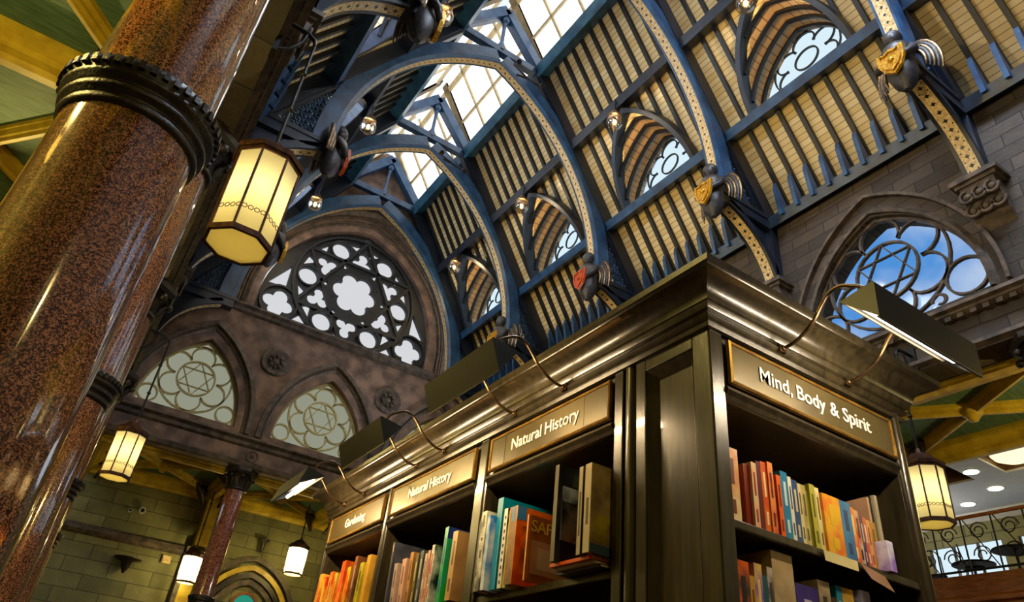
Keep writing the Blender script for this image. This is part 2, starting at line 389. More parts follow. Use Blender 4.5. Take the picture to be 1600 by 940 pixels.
# ---- clerestory walls with pointed window openings
def clerestory(side):
    xf = XR if side > 0 else XL
    out = [(YB0, 7.6), (YG, 7.6), (YG, 11.95), (YB0, 11.95)]
    holes = []
    ys = [y - BAY / 2 - 0.12 for y in TY] + [TY[-1] + 2.2]
    for y in ys: holes.append(arch2(1.84, 7.85, 7.95, 10.55, cx=y))
    mb = MB().plate(out, holes, (xf + side * 0.3, 0, 0), (0, 1, 0), (0, 0, 1), (1, 0, 0), 0.6)
    # lintel wall carried by the columns and its soffit
    mb.box((xf, YB0, 6.75), (xf + side * 0.85, YG, 7.6))
    mb.box((xf + side * 0.6, YB0, 7.6), (xf + side * 0.85, YG, 7.8))
    o = mb.build('wall_right' if side > 0 else 'wall_left', M['stone_dark']); tag(o, kind='structure')
    # string course with dentils
    sm = MB()
    prof = [(0, 7.78), (-0.10, 7.74), (-0.22, 7.66), (-0.24, 7.58), (-0.16, 7.55), (-0.16, 7.50), (-0.08, 7.44), (0, 7.42)]
    sm.prism([(xf + side * a, YB0, z) for a, z in prof], (0, YG - YB0, 0))
    y = YB0
    while y < YG: sm.box((xf - side * 0.14, y, 7.40), (xf - side * 0.01, y + 0.11, 7.51)); y += 0.22
    sm.prism([(xf + side * a, YB0, z) for a, z in [(0, 6.95), (-0.07, 6.92), (-0.09, 6.84), (0, 6.78)]], (0, YG - YB0, 0))
    o2 = sm.build('trim_1' if side > 0 else 'trim_2', M['stone_mould']); tag(o2, kind='structure')
    # moulded arch surrounds
    tm = MB()
    for y in ys:
        a = arch2(1.93, 7.8, 7.95, 10.74, cx=y); P = yz(a, xf)
        tm.sweep(P, [(-0.12, 0.10), (-0.12, -0.08), (-0.06, -0.10), (0.0, -0.02), (0.04, 0.02), (0.08, 0.10), (0.10, 0.14)] if side > 0 else
                 [(-0.12, -0.10), (-0.12, 0.08), (-0.06, 0.10), (0.0, 0.02), (0.04, -0.02), (0.08, -0.10), (0.10, -0.14)], (1, 0, 0))
        a = arch2(2.13, 7.8, 7.95, 11.08, cx=y)
        tm.sweep(yz(a, xf), rect(0.07, 0.26, 0, 0), (1, 0, 0))
    o3 = tm.build('trim_3' if side > 0 else 'trim_4', M['stone_mould']); tag(o3, kind='structure')
    return ys
YS = clerestory(1); clerestory(-1)

def rose_bars(mb, O, ex, ey, nr, r_star, petal_r, petal_at, outer_r, t, dp, mat=0, star=True, corners=None, corner_r=0.33, a0=90, span_d=118):
    """curved tracery bars of a six-petalled rose: rings swept with a rectangular section"""
    O = Vector(O); ex = Vector(ex); ey = Vector(ey); nr = Vector(nr)
    W = lambda p: O + ex * p[0] + ey * p[1]
    sec = rect(t, dp)
    mb.sweep([W(p) for p in circle((0, 0), r_star, 28)], sec, nr, True, mat)
    for k in range(6):
        a = R_(a0 + 60 * k); c = (petal_at * math.cos(a), petal_at * math.sin(a))
        span = R_(span_d)
        mb.sweep([W((c[0] + petal_r * math.cos(a + u), c[1] + petal_r * math.sin(a + u))) for u in [span * (-1 + 2 * q / 14) for q in range(15)]], sec, nr, False, mat)
    if outer_r: mb.sweep([W(p) for p in circle((0, 0), outer_r, 36)], sec, nr, True, mat)
    if star:
        for b in (90, 270):
            tri = [(r_star * math.cos(R_(b + 120 * k)), r_star * math.sin(R_(b + 120 * k))) for k in range(3)]
            for k in range(3): mb.bar(W(tri[k]), W(tri[(k + 1) % 3]), t * 0.55, dp * 0.8, nr, mat)
    for c in (corners or []): mb.sweep([W(p) for p in circle(c, corner_r, 20)], sec, nr, True, mat)

def clip_to_arch(pts, w, z0, zs, za):
    return [p for p in pts if p]

wn = 1
for i, y in enumerate(YS[:-1]):
    # right-hand clerestory windows: clear leaded glass with the sky beyond
    o = thing('window_%d' % wn, (XR + 0.4, y, 7.85), kind='structure'); wn += 1
    g = MB().prism(yz(arch2(1.86, 7.83, 7.95, 10.57, cx=y), XR + 0.20), (0.012, 0, 0)); part(g, 'pane', M['clearglass'], o)
    t = MB(); rose_bars(t, (XR + 0.16, y, 9.20), (0, 1, 0), (0, 0, 1), (1, 0, 0), 0.66, 0.43, 0.84, 1.28, 0.045, 0.09, corners=[(-1.42, -0.86), (1.42, -0.86)], corner_r=0.38)
    t.sweep(yz(arch2(1.81, 7.87, 7.95, 10.50, cx=y), XR + 0.16), rect(0.06, 0.12), (1, 0, 0), True)
    for q in range(3):    # iron scroll at the foot
        t.tube([(XR + 0.10, y - 0.9 + 0.16 * math.cos(u) * (1 - u / 9) + q * 0.02, 8.02 + 0.16 * math.sin(u) * (1 - u / 9)) for u in [0.4 * k for k in range(14)]], 0.022, 6)
    part(t, 'tracery', M['stone_mould'], o)
o = thing('window_%d' % wn, (XR + 0.4, YS[-1], 7.85), kind='structure'); wn += 1
part(MB().prism(yz(arch2(1.86, 7.83, 7.95, 10.57, cx=YS[-1]), XR + 0.20), (0.012, 0, 0)), 'pane', M['pane_green'], o)
for i, y in enumerate(YS):
    o = thing('window_%d' % wn, (XL - 0.4, y, 7.85), kind='structure'); wn += 1
    part(MB().prism(yz(arch2(1.62, 7.83, 8.0, 10.52, cx=y), XL - 0.40), (-0.012, 0, 0)), 'pane', M['pane_green'], o)

# ---- gable wall
WX = [2.0, 6.15, 10.3]
GZ0 = 11.95
out = [(XL - 0.6, 6.75), (XR + 0.6, 6.75), (XR + 0.6, 12.0)] + [(CX + 0.25, 21.2), (CX - 0.25, 21.2)] + [(XL - 0.6, 12.0)]
holes = [arch2(1.50, 7.9, 7.98, 10.45, cx=x) for x in WX] + [arch2(3.30, GZ0, 12.75, 16.9, n=20, cx=CX)]
g = MB().plate(out, holes, (0, YG + 0.3, 0), (1, 0, 0), (0, 0, 1), (0, 1, 0), 0.6)
tag(g.build('wall_far', M['stone_gable']), kind='structure')
g = MB()
P = [(XL, YG), (XR, YG)]
for prof in ([(0, 12.06), (-0.16, 12.02), (-0.22, 11.93), (-0.13, 11.85), (-0.11, 11.75), (0, 11.70)], [(0, 7.72), (-0.14, 7.68), (-0.2, 7.6), (-0.1, 7.52), (-0.08, 7.42), (0, 7.36)], [(0, 6.96), (-0.1, 6.9), (-0.06, 6.78), (0, 6.75)]):
    g.prism([(XL, YG + a, z) for a, z in prof], (XR - XL, 0, 0))
g.sweep(xz(arch2(3.52, GZ0 + 0.05, 12.7, 17.12, n=22, cx=CX), YG + 0.0), [(-0.22, 0.25), (-0.22, 0.02), (-0.08, -0.06), (0.0, 0.06), (0.10, 0.08), (0.2, 0.3)], (0, 1, 0))
g.sweep(xz(arch2(3.98, GZ0 + 0.05, 12.7, 17.75, n=22, cx=CX), YG), [(-0.16, 0.1), (-0.16, -0.16), (-0.04, -0.24), (0.08, -0.1), (0.16, 0.1)], (0, 1, 0))
for w_, za_ in ((3.74, 17.38), (3.85, 17.55)): g.sweep(xz(arch2(w_, GZ0 + 0.05, 12.7, za_, n=22, cx=CX), YG), [(-0.03, 0.05), (-0.035, -0.05), (0.0, -0.09), (0.035, -0.05), (0.03, 0.05)], (0, 1, 0))
for x in WX:
    g.sweep(xz(arch2(1.64, 7.75, 7.98, 10.68, cx=x), YG), [(-0.13, 0.1), (-0.13, -0.05), (0.0, 0.04), (0.13, 0.3)], (0, 1, 0))
    g.sweep(xz(arch2(1.88, 7.75, 7.98, 11.0, cx=x), YG), [(-0.1, 0.05), (-0.1, -0.12), (0.04, -0.15), (0.1, 0.05)], (0, 1, 0))
tag(g.build('trim_5', M['stone_mould']), kind='structure')
for x in WX:
    o = thing('window_%d' % wn, (x, YG + 0.4, 7.9), kind='structure'); wn += 1
    part(MB().prism(xz(arch2(1.52, 7.88, 7.98, 10.47, cx=x), YG + 0.36), (0, 0.012, 0)), 'pane', M['pane_green'], o)
    t = MB(); rose_bars(t, (x, YG + 0.31, 9.12), (1, 0, 0), (0, 0, 1), (0, 1, 0), 0.56, 0.36, 0.72, 1.09, 0.05, 0.1, corners=[(-1.16, -0.86), (1.16, -0.86)], corner_r=0.27)
    t.sweep(xz(arch2(1.46, 7.93, 7.98, 10.40, cx=x), YG + 0.31), rect(0.07, 0.12), (0, 1, 0), True)
    part(t, 'tracery', M['came_cream'], o)
# great gable window: pierced plate tracery over frosted glass
o = thing('window_%d' % wn, (CX, YG + 0.3, GZ0), kind='structure'); wn += 1
part(MB().prism(xz(arch2(3.28, GZ0 + 0.02, 12.75, 16.88, n=20, cx=CX), YG + 0.52), (0, 0.012, 0)), 'pane', M['pane_gable'], o)
RC = 2.37; zc = 14.2
H = [foil((0, 0), 0.54, 6, 0.325, R_(0))]
for k in range(6):
    a = R_(60 * k); H.append(circle((1.84 * math.cos(a), 1.84 * math.sin(a)), 0.36, 20))
    a3 = R_(30 + 60 * k); H.append(foil((1.46 * math.cos(a3), 1.46 * math.sin(a3)), 0.225, 3, 0.205, a3, 8))
    # small spandrel lights either side of each circle and inside it
    for sgn in (-1, 1):
        b = a + sgn * R_(17.5)
        H.append([(q[0], q[1]) for q in [(2.17 * math.cos(b - 0.115), 2.17 * math.sin(b - 0.115)), (2.17 * math.cos(b + 0.115), 2.17 * math.sin(b + 0.115)), (1.80 * math.cos(b + sgn * 0.10), 1.80 * math.sin(b + sgn * 0.10))]])
    b = a; H.append([(1.36 * math.cos(b), 1.36 * math.sin(b)), (1.10 * math.cos(b - 0.10), 1.10 * math.sin(b - 0.10)), (1.10 * math.cos(b + 0.10), 1.10 * math.sin(b + 0.10))])
    b = a + R_(30); H.append(circle((0.92 * math.cos(b), 0.92 * math.sin(b)), 0.055, 8))
for sx in (-1, 1):
    H.append(foil((sx * 2.56, -1.50), 0.30, 4, 0.26, R_(8 * sx), 8))
    H.append([(sx * 2.47, 0.12), (sx * 3.12, -0.84), (sx * 2.46, -0.80)])      # spandrel light above the quatrefoil
    H.append([(sx * 1.15, -1.93), (sx * 1.98, -1.93), (sx * 1.72, -1.62)] if sx > 0 else [(-1.15, -1.93), (-1.72, -1.62), (-1.98, -1.93)])
H.append([(-0.30, 2.40), (0.30, 2.40), (0, 2.62)])
outl = [(p[0], p[1] - zc) for p in arch2(3.30, GZ0, 12.75, 16.9, n=20)]
t = MB().plate(outl, H, (CX + 0.04, YG + 0.36, zc), (1, 0, 0), (0, 0, 1), (0, 1, 0), 0.16)
# raised ribs: outer ring and the two crossed triangles
W = lambda p, y=YG + 0.25: (CX + 0.04 + p[0], y, zc + p[1])
t.sweep([W(p) for p in circle((0, 0), RC, 48)], rect(0.09, 0.16), (0, 1, 0), True)
for b in (30, 90):
    tri = [(RC * math.cos(R_(b + 120 * k)), RC * math.sin(R_(b + 120 * k))) for k in range(3)]
    for k in range(3): t.bar(W(tri[k]), W(tri[(k + 1) % 3]), 0.11, 0.13, (0, 1, 0))
for k in range(6):
    a = R_(60 * k); t.sweep([W(p) for p in circle((1.84 * math.cos(a), 1.84 * math.sin(a)), 0.41, 20)], rect(0.06, 0.12), (0, 1, 0), True)
for sx in (-1, 1): t.sweep([W(p) for p in circle((sx * 2.56, -1.5), 0.66, 24)], rect(0.06, 0.14), (0, 1, 0), True)
part(t, 'tracery', M['tracery_dark'], o)
# two carved stone roundels between the windows
for i, x in enumerate((4.12, 8.25)):
    mb = MB(); fr = (Vector((1, 0, 0)), Vector((0, 0, 1)), Vector((0, -1, 0)))
    mb.lathe([(0.50, 0.002), (0.50, 0.05), (0.42, 0.09), (0.36, 0.02), (0.30, 0.05), (0.26, 0.01), (0.12, 0.01), (0.10, 0.07), (0.0, 0.09)], (x, YG, 10.4), 28, frame=fr)
    for k in range(8): a = 2 * math.pi * k / 8; mb.ball((x + 0.21 * math.cos(a), YG - 0.075, 10.4 + 0.21 * math.sin(a)), 0.07, 8)
    oo = mb.build('stone_roundel', M['stone_mould'], loc=(x, YG, 10.4))
    tag(oo, ['round carved stone boss on the end wall between the left and middle pointed windows', 'round carved stone boss on the end wall just left of the bookcase lamps'][i], 'stone carving', 'carved roundels on the end wall')
# small square bosses on the beam below
mb = MB()
for x in (4.3, 8.0):
    mb.sweep([(x + p[0], YG - 0.02, 7.15 + p[1]) for p in circle((0, 0), 0.17, 16)], rect(0.04, 0.06), (0, 1, 0), True)
    mb.ball((x, YG - 0.02, 7.15), 0.06, 8)
tag(mb.build('trim_6', M['stone_mould']), kind='structure')

# ---- roof slopes: boards, rafters, purlins, dormers
WD = 11.05 - CX      # distance of the dormer windows from the ridge line
def roof_bay(side, y0, y1, first=False, dormer=True):
    cy = y1 - BAY / 2 if y1 - y0 < 4.6 and first else (y0 + y1) / 2
    o = thing('ceiling', slope(side, 0, cy), kind='structure')
    DB = 0.22
    # board sheets (the middle one is notched for the dormer)
    mb = MB()
    def sheet(pts): mb.prism([slope(side, s, y, DB) for s, y in pts], slope(side, 0, 0, 0.04) - slope(side, 0, 0, 0))
    sheet([(-0.1, y0), (S_LOW, y0), (S_LOW, y1), (-0.1, y1)])
    sheet([(S_MID, y0), (S_TOP, y0), (S_TOP, y1), (S_MID, y1)])
    AW, AZ0, AZA = 1.34, ZE + S_LOW * ST, ZE + S_MID * ST - 0.25
    arc = arch2(AW, AZ0, AZ0 + 0.02, AZA, n=12)
    if dormer:
        nt_ = [((z - ZE - DB * CT) / ST, cy + a) for a, z in arc]     # heights turned into distance up the slope
        nt_[0] = (S_LOW, cy + AW); nt_[-1] = (S_LOW, cy - AW)
        sheet([(S_LOW, y0), (S_MID, y0), (S_MID, y1), (S_LOW, y1)] + nt_)
    else: sheet([(S_LOW, y0), (S_MID, y0), (S_MID, y1), (S_LOW, y1)])
    part(mb, 'roof_boards', M['boards'], o)
    # purlins
    for s, w_, mt in ((0.0, 0.26, 'blue'), (S_LOW, 0.24, 'blue'), (S_MID, 0.26, 'navy'), (S_TOP, 0.36, 'teal')):
        mb = MB(); mb.bar(slope(side, s, y0, -0.02), slope(side, s, y1, -0.02), w_, 0.42, slope(side, 0, 0, 1) - slope(side, 0, 0, 0))
        mb.bar(slope(side, s - w_ * 0.35, y0, -0.22), slope(side, s - w_ * 0.35, y1, -0.22), w_ * 0.35, 0.06, slope(side, 0, 0, 1) - slope(side, 0, 0, 0))
        part(mb, 'purlin', M[mt], o)
    # rafters
    up = slope(side, 0, 0, 1) - slope(side, 0, 0, 0); step = (BAY - 0.36) / 10
    yy = [y1 - 0.18 - step * k for k in range(1, 10) if y1 - 0.18 - step * k > y0 + 0.1]
    for y in yy:
        segs = [(0, S_LOW), (S_MID, S_TOP)]
        a = abs(y - cy); sa = S_LOW
        if dormer and a < AW:
            zz = max([AZ0] + [z for q, z in arch2(AW, AZ0, AZ0 + 0.02, AZA, n=60) if abs(q - a) < 0.04]); sa = (zz - ZE) / ST + 0.05
        segs.append((sa, S_MID))
        mb = MB()
        for q0, q1 in segs:
            if q1 - q0 > 0.15: mb.bar(slope(side, q0, y, 0.165), slope(side, q1, y, 0.165), 0.10, 0.12, up)
        part(mb, 'rafter', M['rafter'], o)
        mb = MB(); p0 = slope(side, -0.05, y, -0.30); p1 = slope(side, 0.62, y, 0.0)   # ashlar strut at the wall plate
        mb.prism([slope(side, 0.02, y - 0.05, -0.36), slope(side, 0.02, y - 0.05, 0.0), slope(side, 0.85, y - 0.05, 0.05), slope(side, 0.70, y - 0.05, -0.08)], (0, 0.10, 0))
        part(mb, 'ashlar_strut', M['blue'], o)
    if not dormer: return o
    # dormer vault, its arched ribs and leaded rose window
    xa = lambda z, d=DB: EAVE - ((z - ZE) / ST) * CT + d * ST + d * CT * CT / ST   # slope surface distance at height z
    mb = MB(); arc = arch2(AW, AZ0, AZ0 + 0.02, AZA, n=16)
    A = [Vector((CX + side * xa(z), cy + a, z)) for a, z in arc]; B = [Vector((CX + side * (WD + 0.03), cy + a, z)) for a, z in arc]
    n = len(A)
    for i in range(n - 1):
        th = 0.05; c0 = Vector((0, 0, AZ0 + 0.8)); 
        def outw(p): 
            v = Vector((0, p.y - cy, max(0.15, p.z - AZ0 - 0.9))); v.normalize(); return p + v * th
        q = [A[i], A[i + 1], B[i + 1], B[i]]; r = [outw(p) for p in q]
        mb.add(q + r, [(0, 1, 2, 3), (7, 6, 5, 4), (0, 4, 5, 1), (1, 5, 6, 2), (2, 6, 7, 3), (3, 7, 4, 0)])
    part(mb, 'dormer_vault', M['vault'], o)
    mb = MB()
    for xr in (3.55, 3.95, 4.35, 4.72):
        run = []
        fine = arch2(AW - 0.04, AZ0, AZ0 + 0.02, AZA - 0.05, n=30)
        for a, z in fine:
            if xa(z, 0.0) < xr: run.append((CX + side * xr, cy + a, z))
        if len(run) > 3: mb.sweep(run, rect(0.09, 0.085), (1, 0, 0))
    part(mb, 'vault_rib', M['rafter'], o)
    mb = MB(); fr = [slope(side, (z - ZE) / ST, cy + a, 0.02) for a, z in arch2(AW + 0.03, AZ0, AZ0 + 0.02, AZA + 0.04, n=14)]
    mb.sweep(fr, rect(0.13, 0.34), up); part(mb, 'dormer_arch', M['navy'], o)
    wo = thing('dormer_window', (CX + side * WD, cy, AZ0)); wo.parent = o; wo.location = Vector((CX + side * WD, cy, AZ0)) - world_loc(o)
    part(MB().prism(yz(arch2(AW, AZ0 - 0.05, AZ0 + 0.02, AZA + 0.02, cx=cy), CX + side * (WD + 0.05)), (side * 0.012, 0, 0)), 'pane', M['pane_blue'] if side > 0 else M['pane_dormer_fill'], wo)
    mb = MB(); rose_bars(mb, (CX + side * WD, cy, 15.12), (0, 1, 0), (0, 0, 1), (1, 0, 0), 0.32, 0.31, 0.585, 0.0, 0.035, 0.05, star=False)
    mb.sweep([(CX + side * WD, cy + p[0], 15.12 + p[1]) for p in circle((0, 0), 0.93, 30) if 15.12 + p[1] > AZ0], rect(0.03, 0.05), (1, 0, 0), True)
    for sy in (-1, 1):
        mb.sweep([(CX + side * WD, cy + sy * 0.92 + p[0], 14.28 + p[1]) for p in circle((0, 0), 0.24, 16)], rect(0.03, 0.05), (1, 0, 0), True)
    part(mb, 'leading', M['lead'], wo)
    return o

edges = [(-5.5, -0.8, True), (-0.8, 3.9, True)] + [(TY[i], TY[i + 1], False) for i in range(3)] + [(18.0, YG, False)]
for side in (1, -1):
    for y0, y1, fst in edges: roof_bay(side, y0, y1, False, dormer=not fst)

tag(MB().box((-5.3, -5.9, FLOOR), (22, -5.5, 22)).build('wall_back', M['stone_dark']), kind='structure')
tag(MB().box((20.6, -5.5, FLOOR), (21, 27, 7.3)).build('wall_outer', M['stone_green_y']), kind='structure')
# ---- glazed ridge lantern
for i, (y0, y1, _) in enumerate(edges):
    for side in (1, -1):
        o = thing('window_%d' % wn, slope(side, S_TOP + 0.2, (y0 + y1) / 2), kind='structure'); wn += 1
        s0, s1 = S_TOP + 0.15, EAVE / CT + 0.3
        mb = MB(); mb.prism([slope(side, s0, y0, 0.34), slope(side, s1, y0, 0.34), slope(side, s1, y1, 0.34), slope(side, s0, y1, 0.34)], slope(side, 0, 0, 0.02) - slope(side, 0, 0, 0))
        part(mb, 'pane', M['pane_white'] if y0 > 3 else M['pane_ridge_fill'], o)
        up = slope(side, 0, 0, 1) - slope(side, 0, 0, 0); mb = MB(); n = 4
        for k in range(n + 1):
            y = y0 + (y1 - y0) * k / n; wd = 0.30 if k in (0, n) else 0.08
            mb.bar(slope(side, s0, y, 0.30), slope(side, s1, y, 0.30), wd, 0.08, up)
        for s, wd in ((s0 + 0.08, 0.20), (s0 + 1.25, 0.09), (s1 - 0.3, 0.2)): mb.bar(slope(side, s, y0, 0.30), slope(side, s, y1, 0.30), wd, 0.08, up)
        part(mb, 'glazing_bar', M['creamframe'], o)

# ------------------------------------------------------------------ roof trusses
def arcpts(p, q, sag, n=12):
    """circular-ish arc from p to q (2D), bulging to the left of p->q by sag"""
    px, py = p; qx, qy = q; dx, dy = qx - px, qy - py; L = math.hypot(dx, dy); nx, ny = -dy / L, dx / L; o = []
    for k in range(n + 1):
        t = k / n; b = 4 * sag * t * (1 - t); o.append((px + dx * t + nx * b, py + dy * t + ny * b))
    return o

def stencil(mb, pts3, nrm_in, y, wid, mat, size=0.05, step=0.26):
    """dark quatrefoil marks along a soffit board"""
    P = [Vector(p) for p in pts3]; acc = 0.0; nxt = step / 2
    for i in range(len(P) - 1):
        a, b = P[i], P[i + 1]; L = (b - a).length; t = (b - a).normalized(); inw = Vector((0, 1, 0)).cross(t)
        if inw.dot(nrm_in(a)) < 0: inw = -inw
        while nxt <= acc + L:
            c = a + t * (nxt - acc) + inw * 0.018
            pts = []
            for k in range(8):
                r = size if k % 2 == 0 else size * 0.5; an = math.pi / 4 * k
                pts.append(c + t * (r * math.cos(an)) + Vector((0, 1, 0)) * (r * math.sin(an)))
            mb.add(pts, [list(range(8))], mat)
            for sg in (-1, 1):
                c2 = c + t * (step / 2); d = Vector((0, sg * wid * 0.33, 0)); r = size * 0.35
                mb.add([c2 + d + t * r, c2 + d + Vector((0, r, 0)), c2 + d - t * r, c2 + d - Vector((0, r, 0))], [(0, 1, 2, 3)], mat)
            nxt += step
        acc += L

def scrolls(mb, poly, y, r0=0.15, th=0.022):
    """pierced ring-and-leaf fretwork filling a polygon in the truss plane (3D x, z)"""
    def inside(x, z):
        c = False; n = len(poly)
        for i in range(n):
            x1, z1 = poly[i]; x2, z2 = poly[(i + 1) % n]
            if (z1 > z) != (z2 > z) and x < (x2 - x1) * (z - z1) / (z2 - z1) + x1: c = not c
        return c
    xs = [p[0] for p in poly]; zs = [p[1] for p in poly]; st = r0 * 1.75; z = min(zs); row = 0
    while z < max(zs):
        x = min(xs) + (st / 2 if row % 2 else 0)
        while x < max(xs):
            if inside(x, z):
                mb.tube([(x + r0 * math.cos(u) * (1 - u / 12), y, z + r0 * math.sin(u) * (1 - u / 12)) for u in [0.7 * k for k in range(12)]], th, 4)
                mb.ball((x, y - 0.03, z), r0 * 0.33, 6)
            x += st
        z += st * 0.87; row += 1

def truss(y, ordn, gable=False):
    o = thing('roof_truss', (CX, y, ZE), 'blue arched roof truss, ' + ordn, 'roof truss', 'arched trusses carrying the roof')
    HW = 4.02
    for side in (1, -1):
        X = lambda h: CX + side * h
        # principal rafter
        up = slope(side, 0, 0, 1) - slope(side, 0, 0, 0)
        mb = MB().bar(slope(side, -0.1, y, -0.02), slope(side, S_TOP + 0.1, y, -0.02), 0.40, 0.42, up)
        mb.bar(slope(side, 0.2, y, -0.26), slope(side, S_TOP - 0.1, y, -0.26), 0.20, 0.08, up)
        part(mb, 'principal_rafter', M['navy'], o)
        # great curved rib
        arc = [(h, z) for h, z in arch2(HW, ZE + 0.1, ZE + 0.12, 18.05, n=22) if h >= -1e-6][:]
        arc = sorted(arc, key=lambda q: q[1])
        pts = [(X(h), y, z) for h, z in arc]
        mb = MB()
        sgn = 1 if side > 0 else -1
        t0 = (Vector(pts[1]) - Vector(pts[0])); sd = t0.cross(Vector((0, 1, 0))); outw = 1 if sd.x * side > 0 else -1
        mb.sweep(pts, [(outw * 0.0, -0.12), (outw * 0.0, 0.12), (outw * 0.05, 0.17), (outw * 0.50, 0.17), (outw * 0.50, -0.17), (outw * 0.05, -0.17)], (0, 1, 0))
        mb.sweep(pts, [(outw * -0.03, 0.125), (outw * -0.03, 0.165), (outw * 0.08, 0.20), (outw * 0.08, 0.125)], (0, 1, 0))
        mb.sweep(pts, [(outw * -0.03, -0.125), (outw * -0.03, -0.165), (outw * 0.08, -0.20), (outw * 0.08, -0.125)], (0, 1, 0))
        rb = part(mb, 'arch_rib', M['blue'], o)
        mb = MB(); mb.sweep(pts, [(outw * -0.012, -0.12), (outw * -0.012, 0.12), (outw * 0.01, 0.12), (outw * 0.01, -0.12)], (0, 1, 0))
        stencil(mb, [Vector(p) - Vector((0, 0, 0)) for p in [(X(h), y, z) for h, z in arc]], lambda p: Vector((CX, y, 12.5)) - p, y, 0.24, 1, 0.045, 0.21)
        part(mb, 'stencilled_board', [M['stencil'], M['stencil_dark']], rb)
        # hammer beam, wall post, lower brace with solid spandrel
        mb = MB().box((X(3.95), y - 0.17, 11.52), (X(5.95), y + 0.17, 11.86)); mb.box((X(3.9), y - 0.20, 11.78), (X(5.95), y + 0.20, 11.90))
        part(mb, 'hammer_beam', M['navy'], o)
        mb = MB().box((X(5.72), y - 0.17, 9.9), (X(5.95), y + 0.17, 11.6)); part(mb, 'wall_post', M['navy'], o)
        lo = arcpts((5.72, 9.92), (4.25, 11.55), -0.30 , 12)
        pl = [(X(h), y, z) for h, z in lo]
        t0 = Vector(pl[1]) - Vector(pl[0]); sd = t0.cross(Vector((0, 1, 0))); ow = 1 if sd.x * side > 0 else -1
        mb = MB().sweep(pl, [(0, -0.17), (0, 0.17), (ow * 0.2, 0.17), (ow * 0.2, -0.17)], (0, 1, 0))
        mb.sweep(pl, [(ow * -0.02, 0.12), (ow * -0.02, 0.19), (ow * 0.07, 0.19), (ow * 0.07, 0.12)], (0, 1, 0))
        mb.sweep(pl, [(ow * -0.02, -0.12), (ow * -0.02, -0.19), (ow * 0.07, -0.19), (ow * 0.07, -0.12)], (0, 1, 0))
        poly = [(X(h), y - 0.06, z) for h, z in lo] + [(X(4.4), y - 0.06, 11.6), (X(5.8), y - 0.06, 11.6)]
        mb.prism(poly, (0, 0.12, 0)); br = part(mb, 'curved_brace', M['navy'], o)
        mb = MB(); mb.sweep(pl, [(ow * -0.012, -0.12), (ow * -0.012, 0.12), (ow * 0.01, 0.12), (ow * 0.01, -0.12)], (0, 1, 0))
        stencil(mb, [Vector(p) for p in pl], lambda p: Vector((CX, y, 9.0)) - p, y, 0.24, 1, 0.055, 0.2)
        part(mb, 'stencilled_board', [M['gold'] if False else M['stencil'], M['stencil_dark']], br)
        # pierced fretwork between rib and rafter
        mb = MB(); scrolls(mb, [(X(4.48), 11.92), (X(5.55), 11.92), (X(4.30), 14.1), (X(4.34), 13.2)], y, 0.12)
        part(mb, 'fretwork', M['blue'], o)
        # short queen strut tying rib to rafter, then collar half
        mb = MB().bar((X(2.75), y, 15.9), slope(side, 5.15, y, 0), 0.22, 0.25, (0, 1, 0)); part(mb, 'strut', M['blue'], o)
        # carved figure with shield at the hammer-beam end
        if not gable:
            n0 = set(o.children_recursive); angel(o, side, y); cc = Vector((X(4.0), 0, 11.75 - ZE)) - Vector((CX, 0, 0))
            for q in set(o.children_recursive) - n0:
                q.data.transform(Matrix.Translation(cc) @ Matrix.Scale(1.3, 4) @ Matrix.Translation(-cc))
    mb = MB().bar((CX - 1.75, y, 18.72), (CX + 1.75, y, 18.72), 0.22, 0.26, (0, 0, 1)); part(mb, 'collar', M['blue'], o)
    for side in (1, -1):
        mb = MB().bar((CX + side * 1.72, y, 18.65), (CX, y, 20.72), 0.30, 0.34, (0, 0, 1)); mb.bar((CX + side * 1.5, y, 18.72), (CX, y, 20.52), 0.16, 0.10, (0, 0, 1)); part(mb, 'top_rafter', M['blue'], o)
    mb = MB(); mb.tube([(CX, y, 18.75), (CX, y, 19.1), (CX, y, 19.8), (CX, y, 20.5)], [0.14, 0.07, 0.06, 0.12], 10)
    mb.ball((CX, y, 20.25), 0.17, 8)
    for sx in (-1, 1): mb.tube([(CX, y, 19.2), (CX + sx * 0.10, y, 18.95), (CX + sx * 0.3, y, 18.82)], 0.05, 6)
    part(mb, 'king_post', M['blue'], o)
    return o

